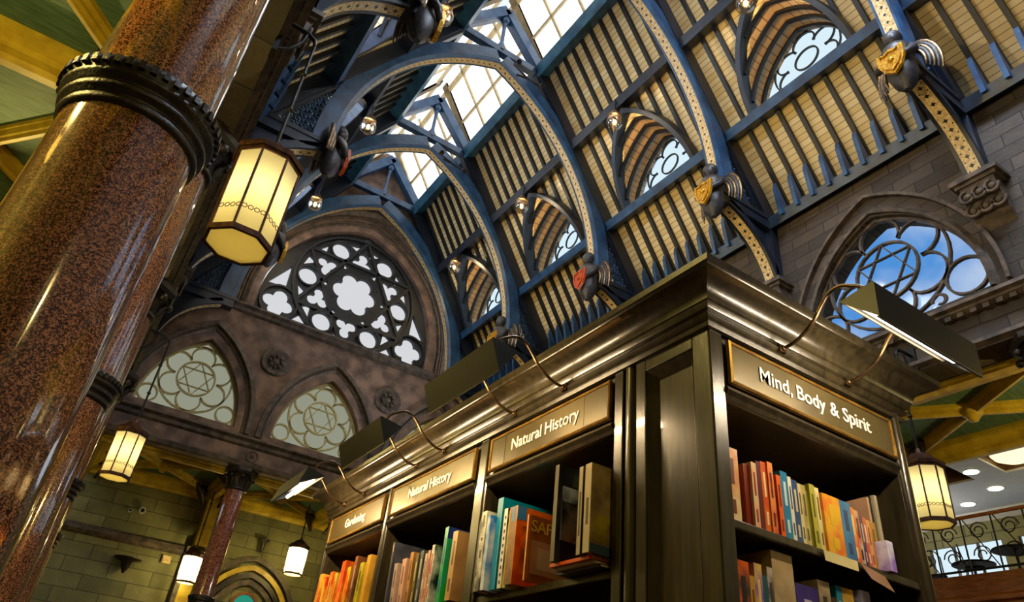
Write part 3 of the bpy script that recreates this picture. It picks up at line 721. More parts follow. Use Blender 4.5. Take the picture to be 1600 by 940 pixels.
def angel(root, side, y):
    """half-length carved winged figure holding a shield, facing into the nave"""
    X = lambda h: CX + side * h; hz = 11.75
    o = MB()
    fr = (Vector((0, 1, 0)), Vector((0, 0, 1)).cross(Vector((0, 1, 0))) * -1, Vector((0, 0, 1)))
    o.lathe([(0.05, -0.55), (0.15, -0.42), (0.21, -0.2), (0.19, 0.02), (0.23, 0.18), (0.20, 0.30), (0.08, 0.36), (0.075, 0.40)], (X(3.92), y, hz), 14)
    o.ball((X(3.88), y, hz + 0.52), 0.13, 12, sc=(1, 0.9, 1.2))
    o.ball((X(3.91), y, hz + 0.57), 0.14, 10, sc=(1, 1, 1))
    for s in (-1, 1): o.tube([(X(3.95), y + s * 0.2, hz + 0.22), (X(3.82), y + s * 0.27, hz + 0.02), (X(3.70), y + s * 0.14, hz - 0.08)], [0.075, 0.065, 0.05], 8)
    f = part(o, 'carved_angel', M['angel'], root)
    for s in (-1, 1):
        wv = MB()
        for k in range(5):
            a = 0.32 + 0.075 * k
            wv.tube([(X(4.02 + 0.03 * k), y + s * (0.12 + a * 0.55 * math.sin(u)), hz + 0.18 + a * (0.9 * math.cos(u)) - 0.25) for u in [0.25 * q for q in range(1, 9)]], [0.02, 0.034, 0.036, 0.036, 0.034, 0.03, 0.025, 0.012], 6, 1 if k % 2 == 0 else 0)
        part(wv, 'wing', [M['angel'], M['brass']], f)
    sh = MB(); pts = [(1.3 * a, 1.3 * b) for a, b in [(-0.15, 0.17), (-0.07, 0.14), (0, 0.18), (0.07, 0.14), (0.15, 0.17), (0.15, 0.0), (0.10, -0.13), (0, -0.22), (-0.10, -0.13), (-0.15, 0.0)]]
    sh.prism([(X(3.66), y + a, hz - 0.10 + b) for a, b in pts], (side * 0.05, 0, 0))
    sh.sweep([(X(3.65), y + a * 0.75, hz - 0.10 + b * 0.75) for a, b in pts], rect(0.02, 0.03), (1, 0, 0), True)
    sh.ball((X(3.66), y, hz - 0.1), 0.05, 8)
    part(sh, 'shield', M['gold'] if abs(y - 13.3) > 0.1 else M['red'], f)

ords = ['nearest, springing above the right-hand window', 'second from the camera, ending above the bookcase corner', 'third from the camera, its whole arch in view', 'fourth from the camera, the farthest free-standing one']
for y, d in zip(TY, ords): truss(y, d)
truss(YG - 0.28, 'set against the end wall around the great window', True)

# ---- corbels under the wall posts
cl = {3.9: 'at the right edge above the blue window', 8.6: 'under the second truss', 13.3: 'under the third truss', 18.0: 'under the fourth truss'}
for y in TY:
    for side in (1, -1):
        xf = (XR if side > 0 else XL) - side * 0.004
        mb = MB()
        mb.box((xf - side * 0.52, y - 0.42, 9.80), (xf, y + 0.42, 9.90)); mb.box((xf - side * 0.46, y - 0.36, 9.72), (xf, y + 0.36, 9.80))
        mb.prism([(xf, y - 0.3, 9.72), (xf - side * 0.42, y - 0.3, 9.72), (xf - side * 0.36, y - 0.3, 9.45), (xf - side * 0.16, y - 0.3, 9.1), (xf, y - 0.3, 8.9)], (0, 0.6, 0))
        for q in (-1, 0, 1):
            for k in range(2):
                mb.tube([(xf - side * (0.42 - 0.12 * k), y + q * 0.22 + 0.12 * math.sin(u), 9.5 - 0.25 * k + 0.13 * math.cos(u)) for u in [0.6 * t for t in range(9)]], 0.035, 6)
                mb.ball((xf - side * (0.40 - 0.12 * k), y + q * 0.22, 9.5 - 0.25 * k), 0.07, 8)
        oo = mb.build('stone_corbel', M['stone_mould'], loc=(xf, y, 9.8))
        nth = {3.9: 'nearest', 8.6: 'second', 13.3: 'third', 18.0: 'fourth'}[y]
        tag(oo, 'dark carved foliage corbel on the %s wall under the %s truss' % ('right' if side > 0 else 'left', nth), 'corbel', 'carved corbels under the trusses')

# ------------------------------------------------------------------ columns
def column(x, y, r, label, mat, ring_z=3.0, cap_z=6.75, ch=0.62):
    o = thing('granite_column', (x, y, FLOOR), label, 'column', 'granite columns of the arcade')
    mb = MB().lathe([(r * 1.5, FLOOR), (r * 1.5, FLOOR + 0.25), (r * 1.28, FLOOR + 0.3), (r * 1.34, FLOOR + 0.4), (r * 1.1, FLOOR + 0.5), (r * 1.02, FLOOR + 0.6)], (x, y, 0), 48); part(mb, 'base', M['stone_mould'], o)
    mb = MB().lathe([(r, FLOOR + 0.55), (r, ring_z - 0.2)], (x, y, 0), 72); part(mb, 'lower_shaft', mat, o)
    mb = MB().lathe([(r * 0.985, ring_z), (r * 0.985, cap_z - ch)], (x, y, 0), 72); part(mb, 'upper_shaft', mat, o)
    rz = ring_z - 0.16; k = r / 0.365
    pr = [(1.0, -0.07), (1.06, -0.055), (1.075, -0.03), (1.045, -0.005), (1.05, 0.01), (1.12, 0.025), (1.14, 0.05), (1.10, 0.075), (1.11, 0.09), (1.19, 0.11), (1.20, 0.135), (1.185, 0.15), (1.22, 0.165), (1.225, 0.20), (1.18, 0.235), (1.05, 0.25), (0.99, 0.25)]
    mb = MB().lathe([(r * a, rz + b) for a, b in pr], (x, y, 0), 72)
    for q in range(44):     # bead course around the upper edge
        a = 2 * math.pi * q / 44; c_, s_ = math.cos(a), math.sin(a); e1 = Vector((c_, s_, 0)); e2 = Vector((-s_, c_, 0)); p_ = Vector((x, y, rz + 0.16)) + e1 * r * 1.20; w_ = 0.017 * k
        mb.prism([p_ - e2 * w_, p_ + e2 * w_, p_ + e2 * w_ + e1 * 0.022 * k, p_ - e2 * w_ + e1 * 0.022 * k], (0, 0, 0.055))
    part(mb, 'shaft_ring', M['iron'], o)
    z1 = cap_z; z0 = cap_z - ch
    mb = MB().lathe([(r * 0.98, z0 - 0.04), (r * 1.12, z0 - 0.02), (r * 1.14, z0 + 0.03), (r * 1.02, z0 + 0.06), (r * 1.06, z0 + 0.25), (r * 1.3, z0 + 0.42), (r * 1.42, z0 + 0.46)], (x, y, 0), 40)
    mb.lathe([(r * 1.62, z1 - 0.17), (r * 1.75, z1 - 0.10), (r * 1.75, z1)], (x, y, 0), 8, smooth=False, rot=math.pi / 8)
    for q in range(8):
        a = 2 * math.pi * q / 8; ca, sa = math.cos(a), math.sin(a)
        mb.tube([(x + ca * r * (1.05 + 0.5 * t * t), y + sa * r * (1.05 + 0.5 * t * t), z0 + 0.08 + 0.38 * t - 0.1 * max(0, t - 0.8) * 5) for t in (0, 0.25, 0.5, 0.75, 0.9, 1.0)], [0.03, 0.07 * k, 0.08 * k, 0.07 * k, 0.07 * k, 0.05 * k], 6)
        mb.ball((x + ca * r * 1.5, y + sa * r * 1.5, z0 + 0.36), 0.075 * k, 8)
    part(mb, 'capital', M['iron'], o)
    return o

cw = ['enormous polished brown granite column filling the left of the view', 'second brown granite column, a strip beside the nearest one', 'third brown granite column, beyond the second ring', 'fourth brown granite column near the far lantern']
for i, y in enumerate(TY):
    column([-0.47, -0.37, -0.27, -0.20][i], y, 0.365, cw[i], M['granite'])
for i, x in enumerate((4.20, 8.10)):
    column(x, YG + 0.35, 0.29, ['slim pink granite column under the end wall with dark ringed base', 'pink granite column under the end wall behind the bookcase'][i], M['granite_pink'], cap_z=6.75)
cr = ['right-hand arcade granite column nearest the camera', 'right-hand arcade granite column behind the tall bookcase']
for i, y in enumerate(TY[:2]): column(12.55, y, 0.365, cr[i], M['granite'])

# ------------------------------------------------------------------ aisle ceilings
def rib_sec(w, h): return [(-w / 2, 0), (-w / 2, -h * 0.35), (-w * 0.3, -h * 0.5), (-w * 0.3, -h * 0.72), (-w * 0.14, -h * 0.8), (-w * 0.1, -h), (w * 0.1, -h), (w * 0.14, -h * 0.8), (w * 0.3, -h * 0.72), (w * 0.3, -h * 0.5), (w / 2, -h * 0.35), (w / 2, 0)]
def coffer_bay(x0, x1, y0, y1, z=7.0, sides='bfl r'):
    o = thing('ceiling', ((x0 + x1) / 2, (y0 + y1) / 2, z), kind='structure')
    part(MB().box((x0, y0, z), (x1, y1, z + 0.08)), 'ceiling_panel', M['green'], o)
    mb = MB()
    for a, b in (((x0, y0), (x1, y1)), ((x0, y1), (x1, y0))): mb.sweep([(a[0], a[1], z), (b[0], b[1], z)], rib_sec(0.26, 0.22), (0, 0, 1))
    c = ((x0 + x1) / 2, (y0 + y1) / 2); mb.lathe([(0.0, z - 0.36), (0.08, z - 0.34), (0.14, z - 0.25), (0.2, z - 0.2), (0.2, z)], (c[0], c[1], 0), 16)
    part(mb, 'diagonal_rib', M['yellow'], o)
    mb = MB()
    E_ = {'f': ((x0, y0), (x1, y0)), 'r': ((x1, y0), (x1, y1)), 'b': ((x1, y1), (x0, y1)), 'l': ((x0, y1), (x0, y0))}
    for a, b in [E_[k] for k in sides if k in E_]:
        mb.sweep([(a[0], a[1], z), (b[0], b[1], z)], rib_sec(0.62, 0.42), (0, 0, 1))
    part(mb, 'edge_beam', M['yellow'], o)
    mb = MB()
    for (px, py) in ((x0, y0), (x1, y0), (x0, y1), (x1, y1)):
        sx = 1 if px == x0 else -1; sy = 1 if py == y0 else -1
        mb.ball((px + sx * 0.45, py + sy * 0.5, z - 0.2), 0.2, 10, sc=(1, 1, 0.8)); mb.tube([(px + sx * 0.25, py + sy * 0.3, z - 0.62), (px + sx * 0.45, py + sy * 0.5, z - 0.3), (px + sx * 0.75, py + sy * 0.8, z - 0.05)], [0.05, 0.12, 0.06], 8)
    part(mb, 'carved_bracket', M['iron'], o)
for i in range(-1, 4):
    y0 = 3.9 + BAY * (i - 1); coffer_bay(-4.9, -1.0, y0, y0 + BAY, sides='blr'); coffer_bay(12.95, 16.15, y0, y0 + BAY, sides='blr')
coffer_bay(-4.9, -1.0, 18.0, 22.7, sides='blr')
for x0, x1 in ((0.25, 4.2), (4.2, 8.1), (8.1, 12.05)): coffer_bay(x0, x1, YG + 0.6, 26.7, sides='bfl')

# outer aisle wall, far wall
o = MB().box((-5.3, -5.5, FLOOR), (-4.95, 27.2, 7.2)).build('wall_left', M['stone_green_y']); tag(o, kind='structure')
mb = MB().box((-5.0, 26.8, FLOOR), (22, 27.2, 7.4)); mb.box((12.1, 18.5, FLOOR), (12.6, 26.8, 6.75)); tag(mb.build('wall_back', M['stone_green']), kind='structure')
mb = MB(); mb.prism([(-5, 26.8, 5.05), (-5, 26.68, 5.0), (-5, 26.66, 4.86), (-5, 26.72, 4.78), (-5, 26.8, 4.72)], (9.1, 0, 0))
mb.box((3.95, 26.4, FLOOR), (4.1, 26.8, 5.0)); tag(mb.build('trim_7', M['stone_mould']), kind='structure')
mb = MB().box((4.12, 26.35, 5.05), (4.52, 26.8, 7.0)); mb.box((4.1, 26.45, FLOOR), (4.5, 26.8, 4.7)); tag(mb.build('trim_8', M['yellow']), kind='structure')
mb = MB().box((4.02, 26.25, 4.7), (4.62, 26.8, 4.82)); mb.lathe([(0.06, 4.45), (0.16, 4.6), (0.26, 4.72), (0.26, 4.8)], (4.32, 26.5, 0), 14)
for q in range(5): mb.ball((4.12 + 0.1 * q, 26.3, 4.9), 0.075, 8)
tag(mb.build('trim_9', M['iron']), kind='structure')
# arched doorway with round teal window
d = thing('door_1', (6.32, 26.7, FLOOR), kind='structure')
for k, (w_, mt) in enumerate(((1.75, 'stone_mould'), (1.5, 'yellow'), (1.3, 'iron'), (1.1, 'stone_mould'))):
    mb = MB().sweep(xz(arch2(w_, FLOOR, 3.0, 3.0 + w_ * 1.2, cx=6.32), 26.7 + 0.03 * k), rect(0.16, 0.22), (0, 1, 0)); part(mb, 'arch_moulding', M[mt], d)
mb = MB()
mb.sweep([(6.32 + p[0], 26.68, 3.55 + p[1]) for p in circle((0, 0), 0.42, 28)], rect(0.10, 0.12), (0, 1, 0), True); part(mb, 'round_frame', M['orangewood'], d)
fr = (Vector((1, 0, 0)), Vector((0, 0, 1)), Vector((0, -1, 0)))
part(MB().lathe([(0.38, 0), (0.38, 0.01)], (6.32, 26.74, 3.55), 24, frame=fr), 'pane', M['teal_glass'], d)
part(MB().box((5.3, 26.7, FLOOR), (7.34, 26.79, 3.0)), 'door_leaf', M['orangewood'], d)

# fittings on the back wall
def wall_bracket(x, z, w_, lab):
    mb = MB().lathe([(0.03, -0.42), (0.06, -0.36), (w_ * 0.35, -0.2), (w_ * 0.42, -0.06), (w_, 0.0), (w_, 0.04)], (x, 26.62, z), 18)
    mb.box((x - 0.06, 26.6, z - 0.1), (x + 0.06, 26.8, z + 0.02)); oo = mb.build('wall_uplighter', M['iron'], loc=(x, 26.62, z)); tag(oo, lab, 'wall light')
wall_bracket(2.35, 4.25, 0.42, 'dark funnel-shaped uplighter on the green wall below the far left lantern')
wall_bracket(6.38, 5.75, 0.20, 'small dark uplighter above the pointed doorway')
for x, z, lab in ((2.25, 5.80, 'round white spotlight high on the green wall'), (1.9, 5.72, 'smaller pale spotlight left of the round one')):
    s = thing('wall_spotlight', (x, 26.7, z), lab, 'spotlight', 'spotlights on the green wall')
    r_ = 0.1 if x > 2 else 0.06
    part(MB().lathe([(r_ * 0.6, 0), (r_, 0.05), (r_, 0.16)], (x, 26.8, z), 16, frame=fr), 'body', M['plaster'], s)
    part(MB().lathe([(r_ * 0.7, 0.155), (r_ * 0.7, 0.165)], (x, 26.8, z), 16, frame=fr), 'lens', M['black'], s)
mb = MB().box((3.35, 26.7, 4.38), (3.62, 26.8, 4.62)); mb.box((3.38, 26.68, 4.41), (3.59, 26.7, 4.59)); tag(mb.build('notice_plate', M['stencil'], loc=(3.48, 26.75, 4.5)), 'small cream plate fixed on the green wall beside the corner pier', 'plate')

# ------------------------------------------------------------------ lanterns
def lamp(name, loc, power, col=(1, 0.78, 0.42), r=0.05):
    L = bpy.data.lights.new(name, 'POINT'); L.energy = power; L.color = col; L.shadow_soft_size = r
    o = bpy.data.objects.new(name, L); COL.objects.link(o); o.location = loc; return o
def lantern(x, y, zb, label, wall_x=None, h=1.0, r=0.33, power=P_LANTERN, rod_top=None, bulb=(1, 0.90, 0.68), n=8):
    """eight-sided hanging lantern, zb = underside"""
    o = thing('hanging_lantern', (x, y, zb), label, 'lantern', 'opal glass lanterns hanging in the hall')
    rt = r; rb = r * 0.96; rot = math.pi / n
    P = lambda rr, k, z: (x + rr * math.cos(2 * math.pi * k / n + rot), y + rr * math.sin(2 * math.pi * k / n + rot), z)
    for k in range(n):
        part(MB().add([P(rb, k, zb + 0.05), P(rb, k + 1, zb + 0.05), P(rt, k + 1, zb + h - 0.05), P(rt, k, zb + h - 0.05)], [(0, 1, 2, 3)]), 'glass_panel', M['opal'], o)
    part(MB().lathe([(r * 0.9, zb + 0.0), (r * 0.9, zb + 0.01)], (x, y, 0), n, smooth=False, rot=rot), 'base_glass', M['opal'], o)
    mb = MB()
    for k in range(n): mb.tube([P(rb + 0.005, k, zb + 0.02), P(rt + 0.005, k, zb + h - 0.02)], 0.013, 6)
    for z, rr in ((zb + 0.02, rb), (zb + h - 0.04, rt)): mb.sweep([P(rr, k, z) for k in range(n)], rect(0.035, 0.06), (0, 0, 1), True)
    part(mb, 'frame', M['copper'], o)
    mb = MB()
    for k in range(n):      # pierced band of small rings low on each panel
        a = Vector(P(rb + 0.004, k, zb + h * 0.26)); b = Vector(P(rb + 0.004, k + 1, zb + h * 0.26)); t = (b - a)
        u = t.normalized()
        for q in range(4):
            c = a + t * ((q + 0.5) / 4); rr = t.length / 9.5
            mb.tube([c + u * (rr * math.cos(g)) + Vector((0, 0, rr * math.sin(g))) for g in [math.pi / 3 * s for s in range(6)]], 0.005, 4, closed=True)
    part(mb, 'ring_band', M['copper'], o)
    mb = MB().lathe([(r * 1.12, zb + h - 0.03), (r * 1.14, zb + h + 0.03), (r * 0.95, zb + h + 0.08), (r * 0.6, zb + h + 0.16), (r * 0.5, zb + h + 0.2), (0.05, zb + h + 0.24), (0.03, zb + h + 0.32)], (x, y, 0), n, smooth=False, rot=rot)
    part(mb, 'cap', M['copper'], o)
    rt_ = rod_top or zb + h + 1.6
    mb = MB().tube([(x, y, zb + h + 0.25), (x, y, rt_)], 0.02, 8)
    for q in (0.35, 0.7): mb.ball((x, y, zb + h + 0.25 + (rt_ - zb - h - 0.25) * q), 0.04, 8)
    part(mb, 'rod', M['black'], o)
    if wall_x is not None:
        s = 1 if x > wall_x else -1
        mb = MB().tube([(x, y, rt_), (x - s * 0.02, y, rt_ + 0.08), (x - s * 0.12, y, rt_ + 0.14), (wall_x, y, rt_ + 0.16)], 0.028, 8)
        mb.tube([(wall_x, y, rt_ - 0.35), (wall_x + s * 0.15, y, rt_ - 0.25), (wall_x + s * 0.25, y, rt_ - 0.05), (wall_x + s * 0.28, y, rt_ + 0.14)], 0.02, 6)
        mb.box((wall_x - 0.03, y - 0.08, rt_ - 0.45), (wall_x + 0.03, y + 0.08, rt_ + 0.3)); part(mb, 'bracket', M['black'], o)
    L = lamp('lantern_bulb', (0, 0, h * 0.55), power, bulb); L.parent = o
    return o
lantern(0.47, 6.3, 3.95, 'large lit opal lantern hanging beside the nearest column', XL + 0.02, 1.08, 0.33, rod_top=7.0)
lantern(0.62, 15.7, 3.88, 'lit opal lantern farther off at the lower left', XL + 0.02, 0.92, 0.30, rod_top=6.9)
lantern(11.55, 5.95, 3.82, 'lit opal lantern at the right edge beside the bookcase', XR - 0.02, 0.95, 0.31, rod_top=6.9)
lantern(7.2, 25.0, 4.55, 'small lit lantern near the pointed doorway', None, 0.90, 0.32, P_LANTERN_FAR, rod_top=6.9)
lantern(4.10, 25.6, 3.75, 'small lantern half hidden behind the slim pink column', None, 0.85, 0.30, P_LANTERN_FAR, rod_top=6.9)

for x_, w_, t_ in ((0.47, XL + 0.02, 'left'), (11.7, XR - 0.02, 'right')):  # lanterns added out of view as warm fill on the bookcase
    lantern(x_, -3.1, 3.9, 'added fill lantern, unseen behind the camera on the %s side' % t_, w_, 0.95, 0.31, P_REAR_FILL, rod_top=6.9)
# ---- glass globe lamps under the middle purlins
gl = []
def globe_lamp(x, y, z, label):
    o = thing('globe_lamp', (x, y, z), label, 'ceiling lamp', 'glass globe lamps under the roof')
    part(MB().ball((x, y, z), 0.25, 20), 'globe', M['globe'], o)
    part(MB().lathe([(0.10, z + 0.22), (0.19, z + 0.20), (0.20, z + 0.25), (0.12, z + 0.32), (0.08, z + 0.45), (0.03, z + 0.5)], (x, y, 0), 18), 'collar', M['brass'], o)
    part(MB().tube([(x, y, z + 0.45), (x, y, z + 0.95)], 0.025, 8), 'rod', M['navy'], o)
    part(MB().ball((x, y, z + 0.03), 0.055, 8), 'bulb', M['bulb'], o)
    L = lamp('globe_light', (0, 0, -0.06), P_GLOBE, (1, 0.80, 0.5), 0.05); L.parent = o
bn = ['nearest the camera', 'in the second bay', 'in the third bay', 'in the bay by the end wall']
for i, y in enumerate((6.25, 10.95, 15.65, 20.2)):
    for side in (1, -1):
        globe_lamp(CX + side * 2.78, y, 15.42, 'clear glass globe lamp hanging from the %s purlin %s' % ('right' if side > 0 else 'left', bn[i]))
# floodlights added unseen on the left-hand ledge to warm the opposite roof slope
for i, y in enumerate((1.5, 6.25, 10.95, 15.65)):
    o = thing('fill_floodlight', (0.05, y, 7.85), 'added fill lamp, unseen on the left string course, ' + ['behind the camera', 'above the big lantern', 'between second and third columns', 'above the farther lantern', 'nearest the end wall'][i], 'fill_floodlight', 'floodlights added on the left ledge')
    part(MB().box((-0.05, y - 0.14, 7.86), (0.10, y + 0.14, 8.06)), 'housing', M['black'], o)
    part(MB().box((0.10, y - 0.12, 7.88), (0.105, y + 0.12, 8.04)), 'lens', M['bulb'], o)
    Ld = bpy.data.lights.new('fill_beam', 'SPOT'); Ld.energy = P_FLOOD_FILL; Ld.color = (1, 0.74, 0.36); Ld.spot_size = R_(80); Ld.spot_blend = 0.8; Ld.shadow_soft_size = 0.08
    lo = bpy.data.objects.new('fill_beam', Ld); COL.objects.link(lo); lo.parent = o; lo.location = (0.12, 0, 0.12)
    lo.rotation_euler = Vector((11.7, 0, 4.6)).to_track_quat('-Z', 'Y').to_euler()
# spotlights on bracket bars across the ridge
for i, y in enumerate((13.0, 17.7)):
    o = thing('spotlight_bar', (6.9, y, 17.6), 'black bracket of roof spotlights hanging from the top of the %s truss arch' % ('third' if i == 0 else 'fourth'), 'spotlight', 'spotlight brackets in the ridge')
    mb = MB().tube([(6.7, y, 17.75), (6.9, y - 0.3, 17.45), (7.3, y - 0.4, 17.3)], 0.04, 6); mb.tube([(6.9, y - 0.3, 17.45), (6.3, y - 0.55, 17.35)], 0.03, 6); part(mb, 'arm', M['black'], o)
    for p, q in (((7.3, y - 0.4, 17.3), (7.25, y - 0.75, 16.95)), ((6.3, y - 0.55, 17.35), (6.25, y - 0.9, 17.1))):
        part(MB().tube([p, q], [0.05, 0.08], 10), 'spotlight_head', M['black'], o)

# ------------------------------------------------------------------ mezzanine cafe on the right
mb = MB().box((16.1, -2, 3.55), (21, 18, 4.0)); tag(mb.build('floor', M['floor']), kind='structure')
mb = MB().box((16.0, -2, 3.95), (16.14, 18, 4.18)); mb.box((15.95, -2, 3.55), (16.12, 18, 3.98)); mb.prism([(15.95, -2, 3.6), (15.88, -2, 3.64), (15.88, -2, 3.72), (15.95, -2, 3.78)], (0, 20, 0)); tag(mb.build('trim_10', M['orangewood']), kind='structure')
c = thing('ceiling', (18.2, 7, 6.8), kind='structure')
def rc(x0, x1, y0, y1): return [(x0, y0), (x1, y0), (x1, y1), (x0, y1)]
hs = [rc(16.75, 17.95, 5.3, 7.35), rc(16.75, 17.95, 8.05, 9.8), rc(18.7, 19.6, 5.3, 7.0), rc(18.7, 19.6, 9.6, 11.6), rc(16.75, 17.95, 2.0, 4.1)]
part(MB().plate(rc(16.3, 20.4, -2, 18), hs, (0, 0, 6.86), (1, 0, 0), (0, 1, 0), (0, 0, 1), 0.12), 'ceiling_panel', M['plaster'], c)
mb = MB()
for h_ in hs: mb.box((h_[0][0], h_[0][1], 7.2), (h_[2][0], h_[2][1], 7.25)); [mb.box((a[0] - 0.01, a[1] - 0.01, 6.85), (b[0] + 0.01, b[1] + 0.01, 7.22)) for a, b in zip(h_, h_[1:] + h_[:1])]
part(mb, 'coffer', M['coffer'], c)
part(MB().box((16.1, -2, 6.75), (16.32, 18, 7.1)), 'edge_beam', M['plaster'], c)
part(MB().prism([(20.4, -2, 6.9), (20.1, -2, 6.86), (20.15, -2, 6.74), (20.4, -2, 6.6)], (0, 20, 0)), 'cornice', M['plaster'], c)
w = MB().plate(rc(-2, 18, 3.9, 7.2) , [rc(2 + 2.3 * k, 3.9 + 2.3 * k, 4.3, 6.1) for k in range(6)], (20.5, 0, 0), (0, 1, 0), (0, 0, 1), (1, 0, 0), 0.2).build('wall_outer', M['stone_green_y']); tag(w, kind='structure')
for k in range(6):
    o = thing('window_%d' % wn, (20.5, 2.95 + 2.3 * k, 4.3), kind='structure'); wn += 1
    part(MB().box((20.5, 2.0 + 2.3 * k, 4.3), (20.52, 3.9 + 2.3 * k, 6.1)), 'pane', M['pane_blue'], o)
    mb = MB(); [mb.box((20.44, 2.0 + 2.3 * k + 0.63 * q - 0.03, 4.3), (20.5, 2.0 + 2.3 * k + 0.63 * q + 0.03, 6.1)) for q in range(4)]; mb.box((20.44, 2.0 + 2.3 * k, 5.2), (20.5, 3.9 + 2.3 * k, 5.26)); part(mb, 'frame', M['stone_mould'], o)
dn = ['nearest the square recess', 'right of the others', 'lowest of the three near the wall cornice']
for i, (x, y) in enumerate(((17.4, 7.85), (18.75, 8.0), (19.45, 9.05))):
    o = thing('downlight', (x, y, 6.8), 'round recessed downlight in the white mezzanine ceiling, ' + dn[i], 'downlight', 'downlights over the mezzanine')
    part(MB().lathe([(0.17, 6.785), (0.20, 6.80), (0.20, 6.81)], (x, y, 0), 20), 'rim', M['plaster'], o)
    part(MB().lathe([(0.165, 6.775), (0.165, 6.783)], (x, y, 0), 20), 'lens', M['downlight'], o)
o = thing('dome_lamp', (17.33, 6.82, 6.95), 'broad cream dome lamp in the ceiling recess at the right edge', 'ceiling lamp')
part(MB().lathe([(0.0, 6.76), (0.25, 6.78), (0.42, 6.86), (0.48, 6.94)], (17.33, 6.82, 0), 28), 'shade', M['dome'], o); part(MB().tube([(17.33, 6.82, 6.92), (17.33, 6.82, 7.19)], 0.05, 8), 'stem', M['brass'], o)
L = lamp('cafe_light', (18.6, 10.5, 6.0), 60, (1, 0.95, 0.88), 0.2)
# railing
o = thing('iron_railing', (16.05, 8, 4.18), 'black wrought iron railing with scrolls along the mezzanine edge', 'railing')
mb = MB().tube([(16.05, 0, 5.34), (16.05, 18, 5.34)], 0.04, 8); part(mb, 'handrail', M['orangewood'], o)
part(MB().box((16.03, 0, 4.25), (16.07, 18, 4.29)), 'bottom_rail', M['black'], o)
for k in range(13):
    y = 4.0 + k * 0.62; part(MB().tube([(16.05, y, 4.18), (16.05, y, 5.34)], 0.018, 6), 'post', M['black'], o)
    mb = MB()
    for c0, sg in ((4.55, 1), (5.03, -1)):
        mb.tube([(16.05, y + 0.31 + sg * 0.19 * math.cos(u) * (1 - u / 14), c0 + 0.19 * math.sin(u) * (1 - u / 14)) for u in [0.5 * t for t in range(20)]], 0.014, 5)
    mb.tube([(16.05, y + 0.05, 4.3), (16.05, y + 0.31, 4.8), (16.05, y + 0.57, 5.3)], 0.012, 5)
    part(mb, 'scroll', M['black'], o)
# cafe chairs and tables behind the railing
def cafe_chair(x, y, rz, label):
    o = thing('cafe_chair', (x, y, 4.0), label, 'chair', 'black cafe chairs on the mezzanine'); o.rotation_euler.z = rz
    P = lambda mb, n, m: mb.build(n, m, o)
    P(MB().lathe([(0.0, 0.44), (0.2, 0.44), (0.215, 0.46), (0.2, 0.48), (0, 0.485)], (0, 0, 0), 18), 'seat', M['black'])
    for sx in (-1, 1):
        for sy in (-1, 1): P(MB().tube([(sx * 0.15, sy * 0.15, 0.45), (sx * 0.21, sy * 0.21, 0)], 0.014, 6), 'leg', M['black'])
    mb = MB().tube([(-0.19, 0.15, 0.45), (-0.2, 0.22, 0.8), (-0.12, 0.24, 0.93), (0, 0.245, 0.97), (0.12, 0.24, 0.93), (0.2, 0.22, 0.8), (0.19, 0.15, 0.45)], 0.014, 6)
    mb.tube([(0.1 * math.cos(u), 0.23, 0.74 + 0.1 * math.sin(u)) for u in [math.pi / 6 * k for k in range(12)]], 0.01, 5, closed=True); P(mb, 'backrest', M['black'])
def cafe_table(x, y, label):
    o = thing('cafe_table', (x, y, 4.0), label, 'table', 'cafe tables on the mezzanine')
    part(MB().lathe([(0.42, 4.72), (0.44, 4.73), (0.44, 4.75), (0.42, 4.76)], (x, y, 0), 28), 'tabletop', M['black'], o)
    part(MB().lathe([(0.25, 4.0), (0.25, 4.02), (0.04, 4.06), (0.03, 4.4), (0.03, 4.72)], (x, y, 0), 16), 'pedestal', M['black'], o)
cafe_chair(16.6, 7.9, 0.4, 'black iron cafe chair just right of the hanging lantern')
cafe_chair(16.7, 6.4, -2.2, 'black iron cafe chair at the far right behind the railing')
cafe_chair(16.9, 8.9, 1.8, 'black iron cafe chair partly behind the lantern')
cafe_table(16.75, 7.1, 'round dark cafe table between the two chairs at the right edge')
cafe_table(17.4, 8.3, 'round dark cafe table set back behind the chairs')

# ------------------------------------------------------------------ bookcase
BX, BY, BX2, BY2 = 1.565, 1.40, 2.62, 4.86
bc = thing('bookcase', (2.1, 3.1, FLOOR), 'tall olive-black shop bookcase with heavy cornice filling the lower right', 'bookcase')
def bev(o, w_=0.004):
    m = o.modifiers.new('bevel', 'BEVEL'); m.width = w_; m.segments = 2; m.limit_method = 'ANGLE'; return o
def bpart(mb, n, m, b=0.004, root=None):
    o = part(mb, n, m, root or bc)
    if b: bev(o, b)
    return o
mb = MB().box((BX + 0.040, BY + 0.012, FLOOR), (BX + 0.068, BY + 0.46, 1.30))           # corner pier behind its panels
bpart(mb, 'corner_pier', M['case'])
# left face pier: stiles, rails, raised field
mb = MB(); x0 = BX; x1 = BX + 0.03
mb.box((x0, BY, FLOOR), (x1, 1.475, 1.30)); mb.box((x0, 1.705, FLOOR), (x1, 1.755, 1.30)); mb.box((x0, 1.475, 1.23), (x1, 1.705, 1.30)); mb.box((x0, 1.475, FLOOR), (x1, 1.705, -0.9)); bpart(mb, 'panel_frame', M['case'])
mb = MB().prism([(BX + 0.002, 1.478, -0.9), (BX + 0.002, 1.478, 1.228), (BX + 0.002, 1.702, 1.228), (BX + 0.002, 1.702, -0.9)][::-1], (0.004, 0, 0))
mb = MB(); F0 = [(1.478, 1.228), (1.702, 1.228), (1.702, -0.9), (1.478, -0.9)]; F1 = [(1.512, 1.192), (1.668, 1.192), (1.668, -0.86), (1.512, -0.86)]
vs = [(BX + 0.003, a, b) for a, b in F0] + [(BX + 0.036, a, b) for a, b in F1]
